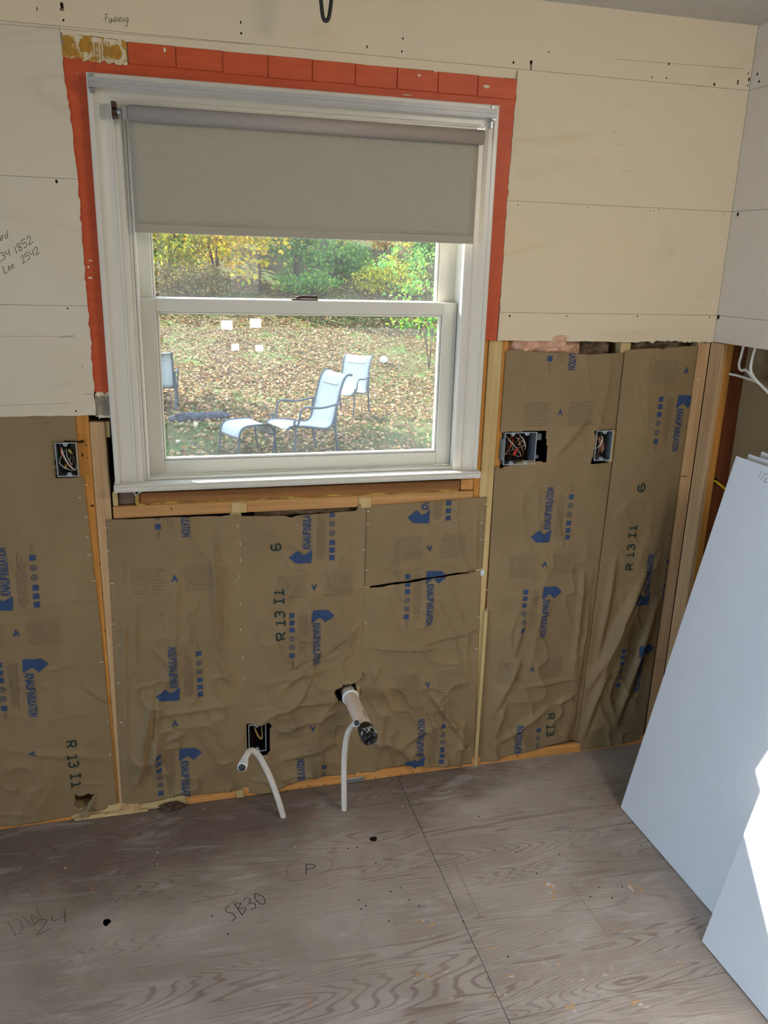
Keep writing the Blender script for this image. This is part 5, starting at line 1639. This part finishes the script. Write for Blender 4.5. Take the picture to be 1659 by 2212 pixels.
def fast_mesh(name, V, F, mat, parent=None):
    me = bpy.data.meshes.new(name)
    if parent is not None:
        V = V - np.array(root_loc(parent))[None, :]
    me.vertices.add(len(V)); me.vertices.foreach_set('co', V.astype(np.float32).ravel())
    k = F.shape[1]
    me.loops.add(F.size); me.loops.foreach_set('vertex_index', F.astype(np.int32).ravel())
    me.polygons.add(len(F)); me.polygons.foreach_set('loop_start', np.arange(0, F.size, k, dtype=np.int32))
    me.update(calc_edges=True); me.validate()
    me.materials.append(mat)
    o = bpy.data.objects.new(name, me); COL.objects.link(o)
    if parent is not None: o.parent = parent
    return o


rng = np.random.default_rng(21)
# fallen leaves: dense near, thinner far
Cs = []
for (n, x0, x1, y0, y1) in ((17000, -2.5, 6.5, 4.5, 9.0), (26000, -3.5, 9.5, 9.0, 15.0), (32000, -5, 13, 15.0, 24.0), (14000, -7, 16, 23, 36)):
    x = rng.uniform(x0, x1, n); y = rng.uniform(y0, y1, n)
    dens = vnoise(x * 0.55 + 3, y * 0.55 + 8)
    keep = rng.random(n) < np.clip(0.12 + 1.7 * (dens - 0.3) + (y - 9) * 0.07, 0.12, 1.0)
    x = x[keep]; y = y[keep]
    Cs.append(np.stack([x, y, gz(x, y) + rng.uniform(0.008, 0.035, len(x))], -1))
C = np.concatenate(Cs); n = len(C)
N = np.stack([rng.normal(0, 0.45, n), rng.normal(0, 0.45, n), np.ones(n)], -1); N /= np.linalg.norm(N, axis=1, keepdims=True)
S = rng.uniform(0.038, 0.092, n)
V, F = leaf_quads(C, N, S, rng, 0.8)
o = fast_mesh('fallen_leaves', V, F, M['litter']); tag(o, 'carpet of fallen brown and tan autumn leaves over the lawn', 'leaves', kind='stuff')
# grass blades
n = 60000
x = rng.uniform(-3.0, 8.0, n); y = rng.uniform(4.6, 15.0, n)
keep = vnoise(x * 0.55 + 3, y * 0.55 + 8) < 0.56 + 0.1 * rng.random(n)
x = x[keep]; y = y[keep]; n = len(x)
base = np.stack([x, y, gz(x, y) - 0.005], -1)
an = rng.uniform(0, 2 * math.pi, n); hgt = rng.uniform(0.03, 0.075, n)
dirv = np.stack([np.cos(an), np.sin(an), np.zeros(n)], -1); tip = base + np.stack([rng.normal(0, 0.022, n), rng.normal(0, 0.022, n), hgt], -1)
V = np.stack([base - dirv * 0.004, base + dirv * 0.004, tip], 1).reshape(-1, 3)
F = np.arange(3 * n).reshape(-1, 3)
o = fast_mesh('lawn_grass', V, F, M['grass']); tag(o, 'short green grass showing between the fallen leaves', 'grass', kind='stuff')


def plant(name, label, cat, x, y, h, rx, nleaf, size, mat, seed, trunk=0.03, crown0=0.15, group=None, stems=5, lean=(0, 0)):
    rg = np.random.default_rng(seed)
    z0 = float(gz(x, y))
    r = empty(name, (x, y, z0), label, cat, group)
    # stems
    parts = []; tips = []
    for k in range(stems):
        a = rg.uniform(0, 2 * math.pi); rad = rx * rg.uniform(0.25, 0.8) * (0 if stems == 1 else 1)
        hh = h * rg.uniform(0.65, 0.98)
        p = [np.array([x, y, z0 - 0.05]), np.array([x + rad * 0.3 * math.cos(a) + lean[0] * 0.3, y + rad * 0.3 * math.sin(a), z0 + hh * 0.4]),
             np.array([x + rad * 0.8 * math.cos(a) + lean[0] * 0.8, y + rad * 0.8 * math.sin(a), z0 + hh * 0.8]), np.array([x + rad * math.cos(a) + lean[0], y + rad * math.sin(a) + lean[1], z0 + hh])]
        q = catmull(p, 4); parts.append(tube_data(q, list(np.linspace(trunk, trunk * 0.25, len(q))), 6)); tips.append(q)
    Vs, Fs = join_data(parts)
    mk('stem' if stems > 1 else 'trunk', Vs, Fs, M['bark'], r, smooth=True)
    # leaves in clumps around the crown
    ncl = max(10, nleaf // 28)
    u = rg.normal(size=(ncl, 3)); u /= np.linalg.norm(u, axis=1, keepdims=True); u *= rg.random((ncl, 1)) ** 0.45
    cz = z0 + h * crown0 + (h * (1 - crown0)) * 0.5
    cc = np.array([x + lean[0] * 0.7, y + lean[1] * 0.7, cz]) + u * np.array([rx, rx * 0.8, h * (1 - crown0) * 0.52])
    idx = rg.integers(0, ncl, nleaf)
    C = cc[idx] + rg.normal(0, 1, (nleaf, 3)) * np.array([0.22, 0.22, 0.14]) * max(0.6, rx * 0.55)
    C[:, 2] = np.maximum(C[:, 2], gz(C[:, 0], C[:, 1]) + 0.05)
    N = rg.normal(size=(nleaf, 3)) + np.array([0, -0.4, 0.7]); N /= np.linalg.norm(N, axis=1, keepdims=True)
    V, F = leaf_quads(C, N, rg.uniform(0.7, 1.25, nleaf) * size, rg, 0.65)
    fast_mesh('foliage', V, F, mat, r)
    return r


G = 'shrubs at the edge of the woods'
plant('shrub', 'leafy green shrub at the far left of the wood edge', 'shrub', 0.4, 24.2, 3.4, 1.6, 4200, 0.15, M['leaf_mixed'], 1, 0.03, 0.05, G)
plant('shrub', 'low brown bramble under the green shrub at the left of the view', 'shrub', 0.9, 22.4, 0.9, 1.2, 2200, 0.10, M['leaf_brown'], 2, 0.012, 0.0, G, 9)
plant('sapling', 'slim yellow-leaved maple sapling with a thin dark trunk', 'tree', 3.1, 23.0, 4.4, 1.4, 3400, 0.15, M['leaf_yellow'], 3, 0.05, 0.10, None, 1, lean=(-0.4, 0))
plant('shrub', 'yellow shrub left of the maple sapling', 'shrub', 1.9, 25.0, 3.6, 1.4, 3200, 0.15, M['leaf_yellow'], 4, 0.03, 0.05, G)
plant('shrub', 'dense green shrub just right of the maple sapling', 'shrub', 4.35, 24.2, 3.4, 1.0, 3400, 0.15, M['leaf_green'], 5, 0.03, 0.12, G)
plant('shrub', 'green shrub in front of the dark tree trunk', 'shrub', 5.9, 25.2, 1.15, 1.2, 1900, 0.13, M['leaf_green'], 6, 0.03, 0.05, G)
plant('shrub', 'orange-leaved shrub right of the dark tree trunk', 'shrub', 7.9, 26.6, 3.8, 1.1, 2600, 0.15, M['leaf_orange'], 7, 0.03, 0.2, G)
plant('shrub', 'low yellow-green bush at the foot of the wooded slope', 'shrub', 7.2, 23.2, 1.0, 1.3, 2300, 0.10, M['leaf_mixed'], 8, 0.012, 0.0, G, 8)
plant('shrub', 'low green bush left of the yellow-green one at the slope foot', 'shrub', 4.6, 23.0, 0.7, 1.0, 1500, 0.10, M['leaf_green'], 24, 0.012, 0.0, G, 8)
plant('shrub', 'tall green shrub at the right end of the wood edge', 'shrub', 9.3, 24.6, 3.4, 1.2, 3600, 0.15, M['leaf_green'], 9, 0.03, 0.05, G)
plant('shrub', 'mixed yellow and green shrub high on the slope at centre', 'shrub', 6.9, 30.0, 3.2, 1.8, 3000, 0.17, M['leaf_mixed'], 10, 0.03, 0.05, G)
plant('shrub', 'yellow shrub high on the slope at left', 'shrub', 2.6, 29.0, 3.4, 2.0, 3400, 0.17, M['leaf_yellow'], 12, 0.03, 0.05, G)
plant('shrub', 'green shrub high on the slope behind the dense green one', 'shrub', 4.6, 29.5, 3.4, 1.7, 3000, 0.17, M['leaf_green'], 25, 0.03, 0.05, G)
plant('shrub', 'mixed shrub high on the slope at right', 'shrub', 10.2, 29.5, 3.6, 1.9, 3200, 0.17, M['leaf_mixed'], 14, 0.03, 0.05, G)
plant('sapling', 'young green tree close to the window at right, leaves hanging over the lawn', 'tree', 5.75, 14.6, 2.7, 0.95, 560, 0.10, M['leaf_green'], 15, 0.010, 0.12, None, 4, lean=(-0.5, 0))
plant('tree', 'thick dark tree trunk on the slope behind the shrubs', 'tree', 5.75, 26.5, 8.5, 2.4, 2600, 0.17, M['leaf_mixed'], 16, 0.34, 0.55, None, 1)
plant('tree', 'tall yellow tree on the slope behind the maple sapling', 'tree', 1.2, 31.0, 9.0, 2.8, 3200, 0.19, M['leaf_yellow'], 17, 0.22, 0.2, None, 1)
plant('tree', 'tall orange tree on the slope behind the right shrubs', 'tree', 9.0, 33.0, 9.0, 2.8, 3200, 0.19, M['leaf_orange'], 18, 0.22, 0.2, None, 1)
plant('tree', 'tall tree left of the yard that shades the garden chairs', 'tree', -8.2, 18.6, 13.0, 3.6, 6000, 0.34, M['leaf_mixed'], 19, 0.28, 0.42, None, 1)

plant('shrub', 'bushy yellow shrub left of the far left green shrub', 'shrub', -2.6, 25.0, 3.6, 1.8, 2600, 0.17, M['leaf_yellow'], 31, 0.03, 0.05, G)
plant('shrub', 'mixed shrub at the far left end of the wood edge', 'shrub', -6.2, 26.0, 4.0, 2.2, 2600, 0.18, M['leaf_mixed'], 32, 0.03, 0.05, G)
plant('shrub', 'yellow-green shrub at the far right end of the wood edge', 'shrub', 13.0, 26.0, 4.0, 2.2, 2600, 0.18, M['leaf_mixed'], 33, 0.03, 0.05, G)


# ---- garden chairs --------------------------------------------------------------
def make_chair(label, group):
    r = empty('garden_chair', (0, 0, 0), label, 'chair', group)
    prof = [(0.33, 0.415), (0.27, 0.445), (0.10, 0.430), (-0.10, 0.392), (-0.20, 0.385), (-0.265, 0.43), (-0.305, 0.55), (-0.345, 0.70), (-0.385, 0.85), (-0.425, 0.945), (-0.475, 0.990), (-0.53, 0.985)]
    q = catmull([(p[0], 0, p[1]) for p in prof], 5)
    wd = 0.255
    V = []; F = []
    for i, p in enumerate(q):
        for j in range(5):
            yy = -wd + 2 * wd * j / 4; sag = 0.012 * (1 - (yy / wd) ** 2)
            V.append((p[0] - sag * 0.6, yy, p[2] - sag))
    for i in range(len(q) - 1):
        for j in range(4): F.append((i * 5 + j, i * 5 + j + 1, (i + 1) * 5 + j + 1, (i + 1) * 5 + j))
    sl = mk('sling', V, F, M['sling'], r, smooth=True)
    sm = sl.modifiers.new('thickness', 'SOLIDIFY'); sm.thickness = 0.004; sm.offset = 0
    for s in (-1, 1):
        tube('side_rail', [(p[0], s * wd, p[2]) for p in q], 0.014, M['chair_frame'], r, 8, 0)
        tube('leg', [(0.22, s * wd, 0.43), (0.225, s * wd, 0.25), (0.26, s * wd, 0.0)], 0.013, M['chair_frame'], r, 8)
        tube('leg', [(-0.315, s * (wd + 0.02), 0.665), (-0.295, s * (wd + 0.02), 0.42), (-0.32, s * (wd + 0.02), 0.2), (-0.37, s * (wd + 0.02), 0.0)], 0.016, M['chair_frame'], r, 8)
        tube('armrest', [(-0.345, s * (wd + 0.02), 0.665), (-0.10, s * (wd + 0.03), 0.635), (0.10, s * (wd + 0.03), 0.655), (0.165, s * (wd + 0.03), 0.62), (0.185, s * (wd + 0.03), 0.54), (0.195, s * (wd + 0.02), 0.475), (0.225, s * (wd + 0.02), 0.455), (0.25, s * (wd + 0.02), 0.475), (0.245, s * (wd + 0.02), 0.505), (0.228, s * (wd + 0.02), 0.50)], 0.013, M['chair_frame'], r, 8)
    for (a, b) in ((0.20, 0.30), (-0.30, 0.30)):
        tube('stretcher', [(a, -wd, b + 0.09), (a, wd, b + 0.09)], 0.010, M['chair_frame'], r, 8, 0)
    tube('head_roll', [(-0.395, -0.17, 0.875), (-0.398, 0, 0.868), (-0.395, 0.17, 0.875)], 0.016, M['sling'], r, 8)
    return r


def pose(o, x, y, yaw, s):
    o.location = (x, y, float(gz(x, y)) - 0.003); o.rotation_euler = (0, 0, math.radians(yaw)); o.scale = (s, s, s)


ch1 = make_chair('nearest pale garden chair with curved armrests, facing left to its footstool', 'garden chairs on the lawn')
ch2 = copy_tree(ch1); ch2['label'] = 'farther pale garden chair standing behind the nearest one, partly sunlit'
ch3 = copy_tree(ch1); ch3['label'] = 'pale garden chair at the left edge of the window, seen from behind'
pose(ch1, 1.85, 7.70, 200, 1.07)
pose(ch2, 3.04, 10.55, 232, 0.95)
pose(ch3, 0.12, 11.6, 84, 0.98)

# footstool
fs = empty('footstool', (0, 0, 0), 'low sling footstool in front of the nearest garden chair', 'footstool')
q = catmull([(0.24, 0, 0.26), (0.215, 0, 0.34), (0.15, 0, 0.385), (0.0, 0, 0.392), (-0.15, 0, 0.385), (-0.215, 0, 0.34), (-0.24, 0, 0.26)], 5)
V = []; F = []
for p in q:
    for j in range(5):
        yy = -0.24 + 0.48 * j / 4; V.append((p[0], yy, p[2] - 0.008 * (1 - (yy / 0.24) ** 2)))
for i in range(len(q) - 1):
    for j in range(4): F.append((i * 5 + j, i * 5 + j + 1, (i + 1) * 5 + j + 1, (i + 1) * 5 + j))
sl = mk('sling', V, F, M['sling'], fs, smooth=True); sl.modifiers.new('thickness', 'SOLIDIFY').thickness = 0.004
for s in (-1, 1):
    tube('side_rail', [(p[0], s * 0.24, p[2]) for p in q], 0.013, M['chair_frame'], fs, 8, 0)
    for e in (-1, 1):
        tube('leg', [(e * 0.235, s * 0.24, 0.29), (e * 0.25, s * 0.24, 0.15), (e * 0.275, s * 0.24, 0.0)], 0.012, M['chair_frame'], fs, 8)
tube('stretcher', [(0.24, -0.24, 0.24), (0.24, 0.24, 0.24)], 0.009, M['chair_frame'], fs, 8, 0)
tube('stretcher', [(-0.24, -0.24, 0.24), (-0.24, 0.24, 0.24)], 0.009, M['chair_frame'], fs, 8, 0)
pose(fs, 1.20, 8.05, 203, 1.05)

# ball
gp = None
p = GP(829, 786); by = p[1]; bxx = p[0]
bz_ = float(gz(bxx, by))
rad = 8.5 / FOC * float(np.linalg.norm(p - CAM))
ball = empty('ball', (bxx, by, bz_), 'small white ball with dark seams lying on the leaves beyond the chairs', 'ball')
bm = bmesh.new(); bmesh.ops.create_uvsphere(bm, u_segments=20, v_segments=14, radius=rad)
for v in bm.verts: v.co += Vector((bxx, by, bz_ + rad))
from_bm('shell', bm, M['ball'], ball, smooth=True)
for k in range(4):
    a = k * math.pi / 4 + 0.2
    tube('seam', [(bxx + rad * 1.01 * math.cos(t) * math.cos(a), by + rad * 1.01 * math.cos(t) * math.sin(a), bz_ + rad + rad * 1.01 * math.sin(t)) for t in np.linspace(0, 2 * math.pi, 25)], 0.0035, M['wire_black'], ball, 5, 0)

# log
pa = GP(365, 912); pb = GP(498, 904)
lg = empty('log', (float((pa[0] + pb[0]) / 2), float((pa[1] + pb[1]) / 2), -0.65), 'dark charred log lying in the grass left of the footstool', 'log')
pts = [pa + (pb - pa) * t + np.array([0, 0, 0.02 * math.sin(5 * t)]) for t in np.linspace(0, 1, 14)]
for p in pts: p[2] = gz(p[0], p[1]) + 0.045
rr = [0.035, 0.06] + [0.075 + 0.012 * random.random() for _ in range(10)] + [0.055, 0.02]
V, F = tube_data(pts, rr, 12)
V = [np.array(v) + np.array([random.uniform(-.006, .006), random.uniform(-.006, .006), random.uniform(-.006, .006)]) for v in V]
mk('trunk', V, F, M['log'], lg)
tube('branch_stub', [pts[4] + [0, 0, 0.03], pts[4] + [-0.08, -0.05, 0.075], pts[4] + [-0.20, -0.09, 0.06]], [0.03] * 4 + [0.022] * 9 + [0.012] * 4, M['log'], lg, 8)
# a few big pale leaves near the log
for (px, py, s, lab) in ((423, 925, 0.17, 'large pale dry leaf standing on edge below the log'), (393, 918, 0.13, 'flat tan leaf lying just below the log'), (395, 928, 0.09, 'small tan leaf below the log'), (385, 957, 0.16, 'curled orange-brown leaf at the lower left of the window')):
    p = FL(px, py, -0.62)
    a = random.uniform(0, 3); V = []
    for (u, v) in ((-.5, 0), (-.2, .24), (.15, .26), (.5, 0), (.15, -.26), (-.2, -.24)):
        up = abs(v) * 0.5 + 0.02
        V.append((p[0] + s * (u * math.cos(a) - v * math.sin(a)) * 0.8, p[1] + s * (u * math.sin(a) + v * math.cos(a)) * 0.8, -0.615 + s * (up + (0.45 * (u + .5) if s > 0.16 else 0.1 * (u + 0.5)))))
    o = mk('large_leaf', V, [(0, 1, 5), (1, 2, 4, 5), (2, 3, 4)], M['pale_leaf'], None, smooth=True)
    o.modifiers.new('thickness', 'SOLIDIFY').thickness = 0.002
    tag(o, lab, 'leaf', 'large fallen leaves')
